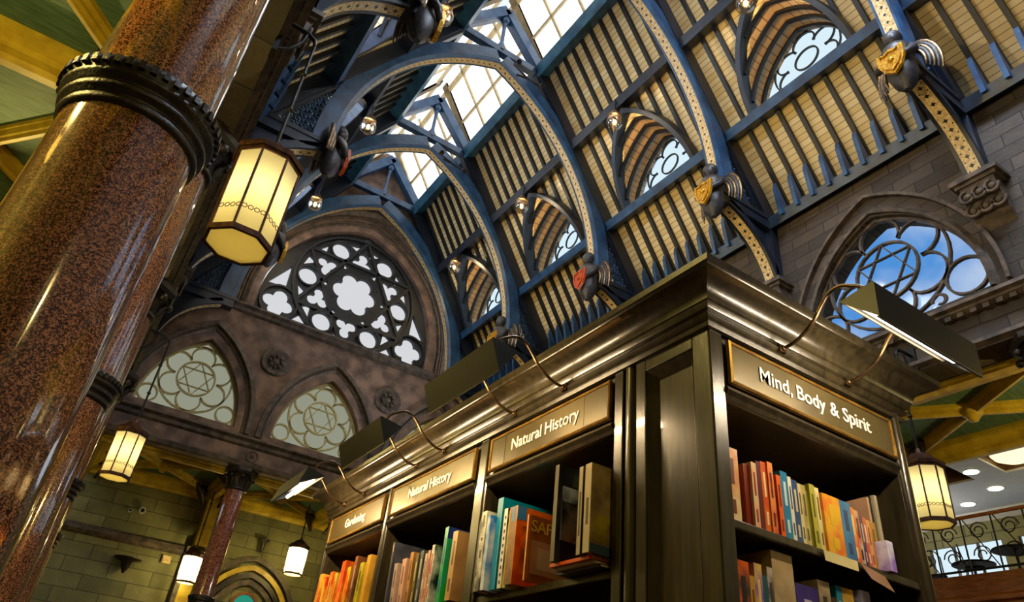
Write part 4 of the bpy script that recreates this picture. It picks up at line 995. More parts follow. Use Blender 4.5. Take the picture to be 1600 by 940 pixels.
mb.add(vs, [(i, (i + 1) % 4, 4 + (i + 1) % 4, 4 + i) for i in range(4)]); mb.add([(BX + 0.036, a, b) for a, b in F1], [(0, 1, 2, 3)])
bpart(mb, 'raised_panel', M['case'], 0)
# half-round and square pilasters on the left face
mb = MB(); mb.lathe([(0.028, FLOOR), (0.028, 1.30)], (BX + 0.02, 1.79, 0), 20); mb.box((BX - 0.004, 1.822, FLOOR), (BX + 0.05, 1.868, 1.30)); mb.box((BX + 0.02, 1.75, FLOOR), (BX + 0.05, 1.85, 1.30)); bpart(mb, 'pilaster', M['case'], 0.003)
for y0, y1 in ((2.755, 2.86), (3.83, 3.90), (4.79, 4.86)):
    mb = MB().box((BX, y0, FLOOR), (BX + 0.42, y1, 1.08)); mb.box((BX - 0.006, y0 + 0.02, FLOOR), (BX + 0.01, y1 - 0.02, 1.30)); bpart(mb, 'upright', M['case'])
bpart(MB().box((BX + 0.01, 1.868, 1.04), (BX + 0.42, 4.86, 1.30)), 'fascia', M['case'])
bpart(MB().box((BX + 0.07, BY + 0.012, 1.04), (BX2, BY + 0.36, 1.30)), 'fascia', M['case'])
mb = MB().box((BX + 0.42, 1.76, FLOOR), (BX + 0.44, 4.86, 1.30)); mb.box((BX + 0.06, 1.76, FLOOR), (BX2, 1.78, 1.30)); mb.box((BX2 - 0.02, 1.78, FLOOR), (BX2, 4.86, 1.30)); mb.box((BX + 0.4, 4.84, FLOOR), (BX2, 4.86, 1.30)); mb.box((BX + 0.02, 1.85, FLOOR), (BX + 0.42, 1.868, 1.05)); bpart(mb, 'back_board', M['case_in'], 0)
bpart(MB().box((BX + 0.01, BY + 0.01, 1.40), (BX2 - 0.01, BY2 - 0.01, 1.425)), 'top_board', M['case_in'], 0)
# right face (Mind, Body & Spirit) stiles
mb = MB().box((BX + 0.0015, BY - 0.004, FLOOR), (BX + 0.058, BY - 0.0005, 1.2745)); mb.box((BX + 0.031, BY + 0.0, FLOOR), (BX + 0.058, BY + 0.03, 1.2745)); bpart(mb, 'corner_stile', M['case'])
mb = MB().box((2.545, BY, FLOOR), (BX2, BY + 0.36, 1.30)); mb.lathe([(0.018, FLOOR), (0.018, 1.30)], (2.585, BY, 0), 16); bpart(mb, 'upright', M['case'], 0.003)
# bright moulded ledges below the signs
for y0, y1 in ((1.872, 2.755), (2.86, 3.83), (3.90, 4.79)):
    mb = MB().prism([(BX + 0.012, y0, 1.085), (BX - 0.012, y0, 1.08), (BX - 0.016, y0, 1.068), (BX - 0.004, y0, 1.055), (BX + 0.002, y0, 1.042), (BX + 0.012, y0, 1.04)], (0, y1 - y0, 0)); bpart(mb, 'ledge_moulding', M['case'], 0)
mb = MB().prism([(1.625, BY + 0.012, 1.085), (1.625, BY - 0.012, 1.08), (1.625, BY - 0.016, 1.068), (1.625, BY - 0.004, 1.055), (1.625, BY + 0.002, 1.042), (1.625, BY + 0.012, 1.04)], (0.92, 0, 0)); bpart(mb, 'ledge_moulding', M['case'], 0)
# shelves
for z in (0.57, 0.12, -0.33):
    for y0, y1 in ((1.868, 2.755), (2.86, 3.83), (3.90, 4.79)): bpart(MB().box((BX + 0.012, y0, z - 0.03), (BX + 0.42, y1, z)), 'shelf', M['case'])
for z in (0.66, 0.27, -0.15): bpart(MB().box((BX + 0.058, BY + 0.004, z - 0.028), (2.545, BY + 0.36, z)), 'shelf', M['case'])
# cornice: one moulding mitred round the visible sides
prof = [(0.0, 1.275), (0.014, 1.278), (0.018, 1.292), (0.010, 1.300), (0.022, 1.306), (0.030, 1.318), (0.022, 1.328), (0.034, 1.333), (0.040, 1.345), (0.042, 1.352)]
for k in range(9): a = math.pi / 2 * k / 8; prof.append((0.048 + 0.072 * (1 - math.cos(a)) * 1.0, 1.356 + 0.066 * math.sin(a)))
prof += [(0.124, 1.428), (0.130, 1.432), (0.130, 1.456), (0.124, 1.462), (0.0, 1.462)]
ring = [(BX2, BY2), (BX, BY2), (BX, BY), (BX2, BY)]
def cornice_mesh():
    mb = MB(); n = len(prof); vs = []
    dirs = [(0.35, 1), (-1, 1), (-1, -1), (1, -1)]
    pts = [(BX2, BY2), (BX, BY2), (BX, BY), (BX2, BY), (BX2, BY2)]; dirs = [(1, 1), (-1, 1), (-1, -1), (1, -1), (1, 1)]
    for (px, py), (dx, dy) in zip(pts, dirs):
        for a, z in prof: vs.append((px + dx * a, py + dy * a, z))
    for i in range(4):
        sm = False
        mb.add(vs[i * n:(i + 2) * n], [(k, k + 1, n + k + 1, n + k) for k in range(n - 1)], 0, False)
    return mb
co = bpart(cornice_mesh(), 'cornice', M['case'], 0)
for p in co.data.polygons: p.use_smooth = True
co.data.set_sharp_from_angle(angle=R_(35)) if hasattr(co.data, 'set_sharp_from_angle') else None

# signs
def sign(txt, size, face, a0, a1, label, z0=1.098, z1=1.262, joints=False):
    """face 'L': on x = BX looking to -x ; face 'R': on y = BY looking to -y"""
    if face == 'R': T = lambda a, d, z: (a, BY - d, z)
    else: T = lambda a, d, z: (BX - d, a, z)
    mb = MB(); q = [T(a0 + 0.012, 0.0, z0 + 0.012), T(a1 - 0.012, 0.0, z0 + 0.012), T(a1 - 0.012, 0.0, z1 - 0.012), T(a0 + 0.012, 0.0, z1 - 0.012)]
    nv = Vector(T(0, 1, 0)) - Vector(T(0, 0, 0)); mb.prism(q, nv * 0.008)
    if joints:
        for a in (a0 + 0.16, a1 - 0.13): mb.prism([T(a, 0.008, z0 + 0.015), T(a + 0.004, 0.008, z0 + 0.015), T(a + 0.004, 0.008, z1 - 0.015), T(a, 0.008, z1 - 0.015)], nv * 0.0015)
    sb = bpart(mb, 'sign_board', M['plate'], 0.002); sb['label'] = label
    mb = MB(); lp = [T(a0, 0, z0), T(a1, 0, z0), T(a1, 0, z1), T(a0, 0, z1)]
    cs = Vector(T(0, 1, 0)) - Vector(T(0, 0, 0))
    mb.sweep([T(a0 + 0.008, 0, z0 + 0.008), T(a1 - 0.008, 0, z0 + 0.008), T(a1 - 0.008, 0, z1 - 0.008), T(a0 + 0.008, 0, z1 - 0.008)], [(-0.006, -0.002), (0.006, -0.002), (0.006, 0.012), (0.0, 0.016), (-0.006, 0.012)], cs, True)
    part(mb, 'gilt_frame', M['gilt'], sb)
    c = (a0 + a1) / 2; zc_ = (z0 + z1) / 2 - size * 0.28; s = 1 if face == 'R' else -1
    ws = txt.split(); sp = size * 0.34; ms = [text_mesh(w_, size) for w_ in ws]
    ex = [(min(p[0] for p in v), max(p[0] for p in v)) for v, f in ms]; tot = sum(b - a for a, b in ex) + sp * (len(ws) - 1); cur = -tot / 2
    base_ = {w_: None for w_ in ws}
    for (v, f), (e0, e1), w_ in zip(ms, ex, ws):
        mb = MB(); mb.add([T(c + s * (cur + p[0] - e0), 0.0095 + p[2] + 0.001, zc_ + p[1]) for p in v], f); part(mb, 'lettering', M['white'], sb); cur += e1 - e0 + sp
sign('Mind, Body & Spirit', 0.077, 'R', 1.645, 2.545, 'bronze sign reading Mind, Body & Spirit')
sign('Natural History', 0.077, 'L', 1.885, 2.745, 'bronze sign reading Natural History, nearest', joints=True)
sign('Natural History', 0.077, 'L', 2.875, 3.82, 'bronze sign reading Natural History, second along')
sign('Gardening', 0.077, 'L', 3.915, 4.78, 'bronze sign reading Gardening')

# picture lamps over the cornice
def picture_lamp(face, a0, L_, arms, label, tilt=False, pw=1.0):
    if face == 'R': T = lambda a, d, z: Vector((a, BY - d, z))
    else: T = lambda a, d, z: Vector((BX - d, a, z))
    am = a0 + L_ / 2
    o = thing('picture_lamp', T(am, 0.35, 1.33), label, 'lamp', 'picture lamps on the bookcase cornice')
    A = (0.335, 1.318); B = (0.450, 1.338); C = (0.445 if face == 'R' else 0.405, 1.220)
    if tilt: B = (0.440, 1.350); C = (0.475, 1.243)
    ax = T(1, 0, 0) - T(0, 0, 0)
    mb = MB(); th = 0.004
    def sheet(p, q, r=None):
        d = Vector((q[0] - p[0], q[1] - p[1])); nn = Vector((-d.y, d.x)).normalized() * th
        mb.prism([T(a0, p[0], p[1]), T(a0, q[0], q[1]), T(a0, q[0] + nn.x, q[1] + nn.y), T(a0, p[0] + nn.x, p[1] + nn.y)], ax * L_)
    sheet(A, B); sheet(B, C)
    for a in (a0, a0 + L_ - 0.004): mb.prism([T(a, *A), T(a, *B), T(a, *C)], ax * 0.004)
    mb.prism([T(a0, C[0], C[1]), T(a0, C[0] + 0.004, C[1]), T(a0, C[0] + 0.003, C[1] - 0.006), T(a0, C[0] - 0.006, C[1] - 0.002)], ax * L_)
    part(mb, 'housing', M['lampbox'], o)
    mb = MB(); mb.prism([T(a0 + 0.005, A[0] + 0.005, A[1] + 0.001), T(a0 + 0.005, B[0] - 0.003, B[1] - 0.006), T(a0 + 0.005, B[0] - 0.005, B[1] - 0.009), T(a0 + 0.005, A[0] + 0.005, A[1] - 0.002)], ax * (L_ - 0.01))
    part(mb, 'reflector', M['lampin'], o)
    part(MB().tube([T(a0 + 0.03, 0.388, 1.292), T(a0 + L_ - 0.03, 0.388, 1.292)], 0.011, 10), 'tube', M['tube'], o)
    for a in arms:
        pts = [(0.03, 1.318), (0.08, 1.322), (0.135, 1.348), (0.17, 1.375), (0.20, 1.412), (0.235, 1.447), (0.28, 1.458), (0.325, 1.437), (0.365, 1.405), (0.385, 1.33)]
        P = [T(a, d, z) for d, z in pts]; Q = []
        for i in range(len(P) - 1):
            for t in (0, 0.33, 0.66): 
                p0 = P[max(i - 1, 0)]; p1 = P[i]; p2 = P[i + 1]; p3 = P[min(i + 2, len(P) - 1)]
                Q.append(0.5 * ((2 * p1) + (p2 - p0) * t + (2 * p0 - 5 * p1 + 4 * p2 - p3) * t * t + (3 * p1 - p0 - 3 * p2 + p3) * t ** 3))
        Q.append(P[-1]); mb = MB().tube(Q, 0.0065, 10); mb.ball(T(a, 0.032, 1.318), 0.014, 8); part(mb, 'arm', M['arm'], o)
        mb = MB(); c = T(a, 0.018, 1.318); mb.box(c - Vector((0.016, 0.016, 0.014)), c + Vector((0.016, 0.016, 0.014))); part(mb, 'bracket', M['arm'], o)
    # the tube's own light, thrown down on the face and out to the sides
    Ld = bpy.data.lights.new('tube_light', 'AREA'); Ld.shape = 'RECTANGLE'; Ld.size = L_ * 0.9; Ld.size_y = 0.03; Ld.energy = P_PICTURE * pw; Ld.color = (1, 0.80, 0.52) if face == 'R' else (1, 0.70, 0.34)
    lo = bpy.data.objects.new('tube_light', Ld); COL.objects.link(lo)
    pos = T(am, 0.365, 1.282); tgt = T(am, 0.0, 1.10); z = (pos - tgt).normalized(); x = ax.normalized(); yv = z.cross(x).normalized()
    Mx = Matrix((x, yv, z)).transposed().to_4x4(); Mx.translation = pos - Vector(o.location); lo.parent = o; lo.matrix_local = Mx
picture_lamp('R', 1.80, 0.56, (1.904, 2.272), 'dark wedge-shaped picture lamp above the Mind, Body & Spirit sign', pw=0.6)
picture_lamp('L', 2.05, 0.56, (2.16, 2.53), 'dark picture lamp above the nearest Natural History sign', pw=0.5)
picture_lamp('L', 3.07, 0.54, (3.188, 3.508), 'dark picture lamp above the second Natural History sign', pw=0.7)
picture_lamp('L', 4.12, 0.54, (4.23, 4.55), 'dark picture lamp above the Gardening sign, farthest along', True)

# ------------------------------------------------------------------ books
MC = {}
def col(rgb, rgb2=None, scale=12):
    k = (rgb, rgb2)
    if k not in MC: MC[k] = MAT('cover_%d' % len(MC), rgb, 0.32, rgb2=rgb2, scale=scale, lo=0.40, hi=0.60, var=0.12)
    return MC[k]
def book(face, a, t, h, dep, base, label, c, c2=None, band=None, out=0.0, cover=None, title=None, group='books', front=None, lean=0.0, name='book'):
    """a: where its near side stands along the shelf; t: thickness; spine faces out of the case"""
    if face == 'R': T = lambda u, d, z: Vector((u, BY - d, z))
    else: T = lambda u, d, z: Vector((BX - d, u, z))
    o = thing(name, T(a + t / 2, out - dep / 2, base), label, 'book', group)
    tl = math.tan(lean)
    S = lambda u, d, z: T(u + tl * (z - base), d, z)
    def bx(mb, u0, u1, d0, d1, z0, z1, mat=0):
        q = [S(u0, d0, z0), S(u1, d0, z0), S(u1, d1, z0), S(u0, d1, z0)]; r = [S(u0, d0, z1), S(u1, d0, z1), S(u1, d1, z1), S(u0, d1, z1)]
        mb.add(q + r, [(0, 3, 2, 1), (4, 5, 6, 7), (0, 1, 5, 4), (1, 2, 6, 5), (2, 3, 7, 6), (3, 0, 4, 7)], mat)
    ct = min(0.003, t * 0.12); d1 = out; d0 = out - dep
    mb = MB(); bx(mb, a, a + ct, d0, d1, base, base + h, 1); bx(mb, a + t - ct, a + t, d0, d1, base, base + h, 1); bx(mb, a + ct, a + t - ct, d1 - 0.003, d1, base, base + h)
    part(mb, 'cover', [col(c, c2), col(*(cover if cover else (c, c2)))], o)
    mb = MB(); bx(mb, a + ct, a + t - ct, d0 + 0.004, d1 - 0.004, base + 0.004, base + h - 0.004); part(mb, 'pages', M['page'], o)
    if band:
        for f0, f1 in band[1]:
            mb = MB(); bx(mb, a + t * 0.33, a + t * 0.67, d1, d1 + 0.0006, base + h * f0, base + h * f1)
            part(mb, 'spine_print', col(band[0]), o)
    if front:      # printed pictures/panels on the side facing the camera
        for qi, (cc, f0, f1, g0, g1) in enumerate(front):
            mb = MB(); bx(mb, a - 0.0006 * (qi + 1), a - 0.0001, d1 - dep * f1, d1 - dep * f0, base + h * g0, base + h * g1); part(mb, 'cover_print', col(*cc) if isinstance(cc[0], tuple) else col(cc), o)
    if title:
        v, f = text_mesh(title[0], title[1]); mb = MB()
        mb.add([S(a - 0.0026 - p[2] * 0.3, d1 - dep * title[3] - p[0], base + h * title[4] - title[1] * 0.35 + p[1]) for p in v], f); part(mb, 'cover_title', col(title[2]), o)
    return o
G1 = 'paperbacks on the upper shelf under Mind, Body & Spirit'; z = 0.66
cream = (226, 206, 150); B1 = [(0.12, 0.3), (0.5, 0.85)]
R1 = [ # t, h, colours, label
 (0.068, 0.235, cream, (222, 150, 90), 'thick marbled cream and orange book, first on the left by the corner', (120, 60, 40), 0),
 (0.034, 0.215, (176, 140, 30), None, 'olive yellow book behind the marbled first one', None, -0.03),
 (0.026, 0.205, (120, 30, 16), None, 'dark red book, third from the left', None, -0.01),
 (0.024, 0.215, (230, 150, 110), (214, 190, 150), 'pale pink speckled book between two dark red books', (150, 60, 40), 0),
 (0.022, 0.225, (92, 14, 16), None, 'deep maroon book beside the pale pink speckled one', None, 0),
 (0.028, 0.23, (226, 110, 20), (200, 70, 10), 'bright orange book right of the maroon one', (240, 220, 160), 0),
 (0.026, 0.235, (206, 70, 36), (226, 140, 70), 'red-orange patterned book next to the bright orange one', (90, 20, 20), 0.005),
 (0.020, 0.20, (60, 14, 30), None, 'narrow dark plum book left of the teal one', None, -0.01),
 (0.022, 0.205, (222, 96, 30), None, 'narrow orange book touching the teal one', (120, 20, 10), 0),
 (0.036, 0.225, (0, 130, 170), (0, 110, 160), 'bright teal book standing out in the left half of the shelf', (200, 220, 220), 0),
 (0.018, 0.215, (226, 220, 200), None, 'thin white book just right of the teal one', (60, 60, 90), 0),
 (0.030, 0.21, (30, 80, 130), (20, 60, 110), 'dark blue book after the thin white one', (200, 190, 150), 0),
 (0.018, 0.205, (214, 196, 140), None, 'thin cream book after the dark blue one', (90, 80, 40), 0),
 (0.024, 0.205, (190, 170, 110), (150, 140, 70), 'khaki book left of the three olive ones', (90, 80, 40), 0),
 (0.022, 0.195, (120, 116, 30), None, 'dark olive book in the middle of the shelf', None, -0.008),
 (0.028, 0.22, (176, 170, 60), None, 'tallest yellow-olive book in the middle of the shelf', (90, 90, 30), 0),
 (0.022, 0.215, (206, 192, 120), (226, 216, 160), 'light straw book left of the thick orange and yellow one', (120, 90, 40), 0),
 (0.095, 0.20, (222, 110, 20), (226, 170, 20), 'very thick orange and yellow book right of the middle', (226, 180, 20), 0.01),
 (0.062, 0.20, (20, 96, 160), (40, 120, 170), 'thick mottled blue book after the thick orange one', (10, 50, 110), 0.008),
 (0.030, 0.195, (222, 80, 30), (236, 150, 30), 'orange-red book right of the thick blue one', (250, 210, 120), 0),
 (0.026, 0.19, (206, 190, 160), (180, 60, 40), 'grey-white and red book right of the orange-red one', (40, 40, 60), 0),
 (0.018, 0.175, (50, 60, 110), (90, 50, 60), 'short blue-black book left of the striped orange ones', (190, 190, 200), 0),
 (0.020, 0.175, (210, 96, 50), None, 'short orange book in the right-hand group', (240, 220, 200), 0),
 (0.020, 0.17, (222, 160, 110), None, 'short peach book in the right-hand group', (140, 50, 30), 0),
 (0.034, 0.17, (190, 136, 16), (170, 120, 10), 'short mustard book, last of the paperback row', (120, 70, 10), 0),
]
u = 1.632
for t, h, c, c2, lab, bd, ot in R1:
    book('R', u, t * 0.94, h, 0.15, z, lab, c, c2, (bd, B1) if bd else None, -0.03 + ot, group=G1); u += t * 0.97
for k, (t, h, c, lab) in enumerate(((0.012, 0.27, (190, 150, 120), 'tall thin tan book leaning at the far right end'), (0.012, 0.28, (70, 60, 60), 'tall thin dark book at the far right end'), (0.016, 0.29, (190, 180, 150), 'tall thin pale book against the right upright'))):
    book('R', u + 0.01, t, h, 0.24, z, lab, c, None, None, -0.05, group=G1); u += t + 0.012
book('R', 2.36, 0.035, 0.10, 0.10, z, 'small lilac and white booklet pushed forward at the shelf edge', (150, 110, 210), (220, 220, 250), None, 0.012, group=G1)
# shelf-edge labels
for i, (x0, x1, c_, lab, dz) in enumerate(((2.02, 2.19, (206, 190, 130), 'cream label strip clipped to the upper shelf edge', 0.0), (2.20, 2.33, (150, 110, 80), 'brown card hanging tilted from the shelf edge', -0.02))):
    mb = MB(); mb.prism([(x0, BY - 0.003, 0.655 + dz * 0), (x1, BY - 0.003, 0.655 + dz), (x1 - 0.005, BY - 0.03 if i else BY - 0.006, 0.622 + dz * 2), (x0 + 0.01 * i, BY - 0.03 if i else BY - 0.006, 0.622 + dz)], (0, -0.0015, 0))
    oo = mb.build('shelf_label', col(c_), loc=((x0 + x1) / 2, BY, 0.64)); tag(oo, lab, 'label')
# lower shelf, right face
G2 = 'books on the second shelf of the Mind, Body & Spirit case'; u = 1.635; z = 0.27
for t, h, c, c2, lab, bd, ot in [
 (0.020, 0.275, (214, 206, 200), None, 'thin white book at the left end of the second shelf', (90, 60, 80), 0),
 (0.055, 0.285, (222, 96, 30), (60, 50, 46), 'orange-topped dark book on the second shelf', (40, 40, 40), 0),
 (0.022, 0.25, (206, 160, 60), None, 'yellow book on the second shelf beside the orange-topped one', (120, 60, 20), 0),
 (0.034, 0.29, (226, 190, 90), (140, 80, 180), 'yellow book with lilac top on the second shelf', (250, 220, 120), 0),
 (0.022, 0.26, (30, 90, 96), None, 'dark teal book on the second shelf', None, 0),
 (0.026, 0.29, (200, 186, 170), (60, 50, 50), 'grey-white book left of the big cream box file', (60, 50, 50), 0),
 (0.100, 0.345, (196, 172, 130), (170, 144, 100), 'tall broad tan book standing above the second shelf row', None, 0.0),
 (0.110, 0.27, (40, 24, 110), (60, 40, 130), 'broad deep purple book on the second shelf', (200, 190, 220), 0),
 (0.060, 0.30, (170, 150, 120), (120, 104, 84), 'beige book right of the purple one on the second shelf', (60, 50, 40), 0),
 (0.030, 0.26, (60, 40, 30), None, 'dark brown book on the second shelf', None, 0),
 (0.030, 0.30, (20, 120, 150), None, 'turquoise book toward the right of the second shelf', (220, 220, 200), 0),
 (0.060, 0.30, (200, 160, 60), (150, 110, 50), 'mustard picture book beside the turquoise one', None, 0),
 (0.040, 0.27, (50, 40, 60), None, 'charcoal book beside the mustard picture book', None, 0),
 (0.050, 0.31, (140, 140, 210), (220, 220, 240), 'pale violet book at the right of the second shelf', (60, 50, 120), 0)]:
    book('R', u, t * 0.95, h, 0.16, z, lab, c, c2, (bd, B1) if bd else None, -0.03 + ot, group=G2); u += t * 0.98

# left face, first bay (Natural History)
G3 = 'wildlife books on the nearest Natural History shelf'; z = 0.57
z = 0.604
book('L', 1.884, 0.036, 0.305, 0.26, z, 'dark picture book with an olive animal skull on its cover, nearest the pilaster', (190, 176, 140), None, ((70, 60, 40), [(0.3, 0.6)]), 0.085, ((176, 152, 100), (130, 110, 74)), group=G3,
     front=[(((186, 164, 40), (120, 100, 30)), 0.05, 0.85, 0.12, 0.42), (((190, 176, 130), (60, 50, 34)), 0.45, 0.85, 0.44, 0.62), ((60, 84, 104), 0.0, 0.95, 0.0, 0.10)])
book('L', 1.935, 0.024, 0.305, 0.25, z, 'slim cream-spined book beside the skull cover', (176, 160, 126), None, ((60, 50, 40), [(0.2, 0.7)]), 0.082, ((40, 36, 30), None), group=G3)
book('L', 2.085, 0.024, 0.350, 0.26, z, 'black book with a misty blue-grey forest cover', (96, 84, 66), None, None, 0.080, ((30, 34, 48), (50, 58, 76)), group=G3,
     front=[(((206, 220, 246), (70, 84, 116)), 0.08, 0.92, 0.22, 0.78), (((90, 104, 90), (50, 58, 54)), 0.25, 0.8, 0.80, 0.95)])
z = 0.57
book('L', 2.30, 0.010, 0.245, 0.26, z, 'tan book with a yellow SAFARI title', (214, 150, 90), None, None, 0.055, ((190, 110, 40), (170, 84, 20)), group=G3,
     front=[((222, 160, 110), 0.08, 0.95, 0.12, 0.62), ((236, 200, 150), 0.2, 0.8, 0.2, 0.52)], title=('SAFARI', 0.062, (250, 214, 60), 0.42, 0.84))
book('L', 2.395, 0.055, 0.30, 0.27, z, 'brown-spined book with an orange elephant cover and blue top', (150, 100, 50), (110, 70, 40), ((60, 130, 200), [(0.80, 0.99)]), 0.05, ((226, 110, 10), (200, 70, 0)), group=G3,
     front=[(((250, 170, 40), (200, 70, 0)), 0.2, 0.7, 0.1, 0.6), (((120, 50, 10), (226, 110, 10)), 0.1, 0.5, 0.15, 0.75), ((60, 130, 200), 0.0, 0.16, 0.82, 1.0)])
book('L', 2.468, 0.018, 0.30, 0.25, z, 'thin lime green book', (176, 200, 20), None, None, 0.03, group=G3)
zb = book('L', 2.498, 0.030, 0.315, 0.25, z, 'zebra-striped black and white book', (226, 226, 220), None, ((14, 14, 14), [(0.05 + 0.09 * k, 0.09 + 0.09 * k) for k in range(10)]), 0.03, ((30, 30, 30), (220, 220, 220)), group=G3)
book('L', 2.545, 0.040, 0.37, 0.27, z, 'tall bright turquoise book rising above its neighbours', (0, 140, 176), (30, 160, 220), ((40, 160, 230), [(0.02, 0.45)]), 0.03, ((0, 130, 160), None), group=G3)
book('L', 2.60, 0.024, 0.30, 0.26, z, 'blue and white spotted book', (40, 130, 220), (220, 230, 240), None, 0.05, group=G3)
book('L', 2.635, 0.040, 0.325, 0.27, z, 'white book with black zigzag marks', (226, 222, 210), (60, 60, 60), ((30, 30, 40), [(0.4, 0.5), (0.62, 0.66), (0.8, 0.95)]), 0.05, group=G3)
book('L', 2.69, 0.016, 0.30, 0.26, z, 'thin navy book at the left end of the nearest shelf', (20, 30, 70), None, None, 0.04, group=G3)
def flat_book(y0, y1, z0, z1, out, dep, c, lab):
    o = thing('booklet', (BX - out + dep / 2, (y0 + y1) / 2, z0), lab, 'book', 'booklets lying flat under the leaning picture books')
    x0, x1 = BX - out, BX - out + dep; t = 0.0015
    mb = MB().box((x0, y0, z0), (x1, y1, z0 + t)); mb.box((x0, y0, z1 - t), (x1, y1, z1)); mb.box((x0, y0, z0 + t), (x0 + t, y1, z1 - t)); part(mb, 'cover', col(c), o)
    part(MB().box((x0 + 0.002, y0 + 0.002, z0 + t), (x1 - 0.002, y1 - 0.002, z1 - t)), 'pages', M['page'], o)
flat_book(1.89, 2.13, 0.5701, 0.580, 0.03, 0.22, (60, 52, 44), 'dark booklet lying lowest under the skull book')
flat_book(1.90, 2.12, 0.5805, 0.591, 0.045, 0.22, (196, 190, 176), 'pale grey booklet lying in the middle under the skull book')
flat_book(1.895, 2.135, 0.5915, 0.603, 0.06, 0.22, (226, 90, 30), 'orange booklet lying uppermost under the skull book')
# second bay
G4 = 'wildlife books on the second Natural History shelf'
for a, t, h, c, c2, lab, bd, cov, fr_, ln in [
 (2.93, 0.045, 0.30, (190, 150, 96), (170, 130, 80), 'tan book right of the green bird cover', (90, 60, 40), None, None, 0),
 (3.03, 0.030, 0.335, (0, 150, 110), (10, 130, 90), 'bright green book with a pale bird on its cover', (30, 60, 160), ((0, 176, 130), (0, 160, 110)), [((30, 60, 160), 0.0, 0.95, 0.84, 1.0), (((226, 200, 130), (0, 170, 120)), 0.55, 0.95, 0.2, 0.8), ((0, 190, 70), 0.0, 1.0, 0.0, 0.22)], 0),
 (3.14, 0.030, 0.27, (30, 30, 40), (226, 220, 216), 'black, white and red patterned book', (200, 40, 30), None, None, 0),
 (3.18, 0.022, 0.25, (226, 170, 150), None, 'pale pink book left of the patterned one', (120, 60, 60), None, None, 0.02),
 (3.21, 0.020, 0.24, (220, 196, 170), None, 'cream-pink book in the second bay', (120, 60, 60), None, None, 0.02),
 (3.25, 0.030, 0.26, (90, 110, 130), (60, 70, 80), 'slate blue book in the second bay', (200, 200, 190), None, None, 0.03),
 (3.30, 0.030, 0.25, (120, 110, 40), (80, 70, 30), 'dark olive book in the second bay', (200, 200, 150), None, None, 0.03),
 (3.36, 0.035, 0.27, (196, 150, 90), (170, 120, 60), 'ochre book in the second bay', (100, 60, 30), None, None, 0.04),
 (3.43, 0.045, 0.25, (222, 180, 160), (200, 160, 140), 'wide pale salmon book in the second bay', (140, 90, 80), None, None, 0.06),
 (3.52, 0.040, 0.24, (196, 170, 160), (170, 150, 146), 'wide greyish pink book in the second bay', (110, 80, 80), None, None, 0.10),
 (3.61, 0.022, 0.36, (70, 74, 90), (50, 54, 70), 'tall slate book with a yellow label, by the upright', (226, 200, 110), None, None, 0.05)]:
    book('L', a, t, h, 0.23, z, lab, c, c2, (bd, [(0.86, 0.96)] if 'label' in lab else B1), 0.02, cov, group=G4, front=fr_, lean=ln)
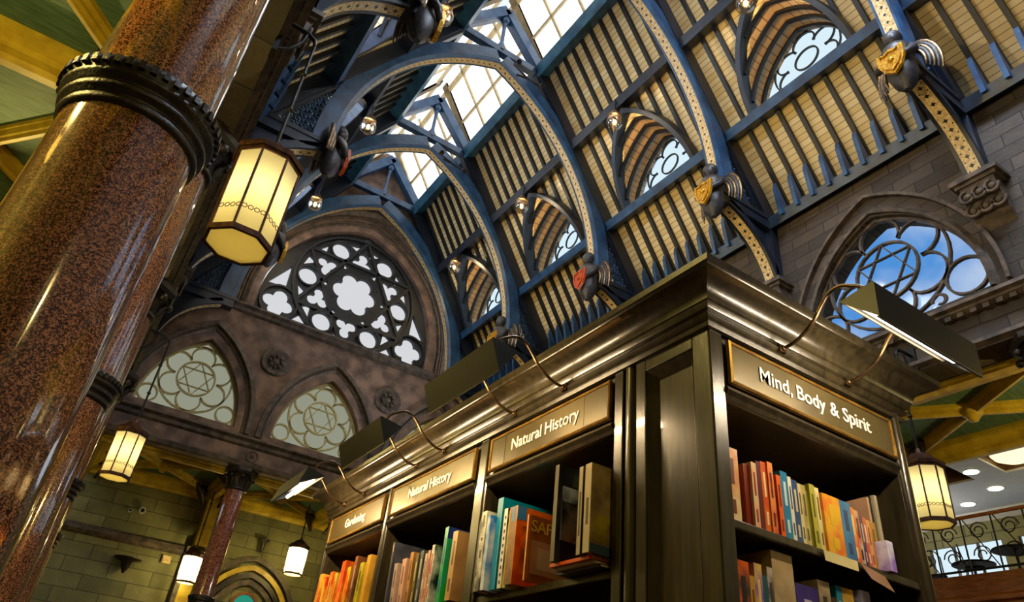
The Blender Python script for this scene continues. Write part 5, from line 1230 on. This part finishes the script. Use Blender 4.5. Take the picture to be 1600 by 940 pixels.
# third bay (Gardening)
G5 = 'gardening books on the farthest shelf'
for a, t, h, c, c2, lab, bd, ln in [
 (3.93, 0.05, 0.34, (226, 176, 60), (200, 150, 40), 'yellow-edged book beside the Gardening upright', None, 0),
 (4.02, 0.05, 0.31, (200, 190, 40), (150, 150, 30), 'lime and brown picture book in the Gardening case', (90, 50, 20), 0),
 (4.12, 0.04, 0.36, (140, 90, 60), (80, 50, 40), 'tall brown pale-edged book in the Gardening case', (200, 180, 170), 0.02),
 (4.21, 0.05, 0.31, (236, 190, 50), (206, 90, 30), 'yellow book with orange flowers in the Gardening case', (226, 90, 20), 0),
 (4.31, 0.06, 0.36, (222, 80, 20), (250, 160, 60), 'large fiery orange book in the Gardening case', (230, 60, 60), 0),
 (4.42, 0.04, 0.30, (230, 200, 80), (220, 120, 30), 'yellow and orange speckled book in the Gardening case', (200, 60, 30), 0),
 (4.50, 0.05, 0.32, (226, 110, 30), (240, 200, 90), 'orange spotted book near the end of the case', (150, 40, 20), 0),
 (4.60, 0.05, 0.30, (206, 50, 20), (230, 180, 60), 'red and yellow book near the end of the case', (250, 210, 90), 0),
 (4.69, 0.05, 0.33, (230, 190, 70), (210, 90, 40), 'golden book against the end upright', None, 0)]:
    book('L', a, t, h, 0.24, z, lab, c, c2, (bd, B1) if bd else None, 0.02, None, group=G5, lean=ln)
# second shelf of the near bay, tops only just in view
G6 = 'books on the lower Natural History shelf'
for a, t, h, c, lab in ((2.60, 0.05, 0.36, (200, 40, 40), 'red book on the lower shelf at the bottom edge'), (2.52, 0.04, 0.33, (160, 120, 60), 'tan book on the lower shelf at the bottom edge'), (2.45, 0.04, 0.3, (60, 90, 140), 'blue book on the lower shelf at the bottom edge')):
    book('L', a, t, h, 0.24, 0.12, lab, c, None, None, 0.0, group=G6)

# lanterns of the aisles, beyond the edges of the picture
for x, y, z, lab in ((-3.0, 4.0, 3.9, 'lit opal lantern in the left aisle level with the nearest column'), (-3.0, 12.9, 3.9, 'lit opal lantern farther down the left aisle'), (14.5, 1.5, 4.2, 'lit opal lantern in the right aisle before the cafe')):
    lantern(x, y, z, lab, None, 0.95, 0.31, P_AISLE, rod_top=6.9, bulb=(1, 0.88, 0.54))
for i, y in enumerate((10.95, 15.65, 20.2)):  # floodlights added out of sight to brighten the left roof slope
    o = thing('fill_floodlight', (XR - 0.05, y, 7.85), 'added fill lamp on the right string course hidden behind the bookcase, ' + ['nearest', 'middle one', 'farthest'][i], 'fill_floodlight', 'floodlights added on the right ledge')
    part(MB().box((XR - 0.10, y - 0.14, 7.86), (XR + 0.05, y + 0.14, 8.06)), 'housing', M['black'], o)
    part(MB().box((XR - 0.105, y - 0.12, 7.88), (XR - 0.10, y + 0.12, 8.04)), 'lens', M['bulb'], o)
    Ld = bpy.data.lights.new('fill_beam', 'SPOT'); Ld.energy = 700; Ld.color = (0.9, 0.95, 1.0); Ld.spot_size = R_(85); Ld.spot_blend = 0.8; Ld.shadow_soft_size = 0.08
    lo = bpy.data.objects.new('fill_beam', Ld); COL.objects.link(lo); lo.parent = o; lo.location = (-0.08, 0, 0.12)
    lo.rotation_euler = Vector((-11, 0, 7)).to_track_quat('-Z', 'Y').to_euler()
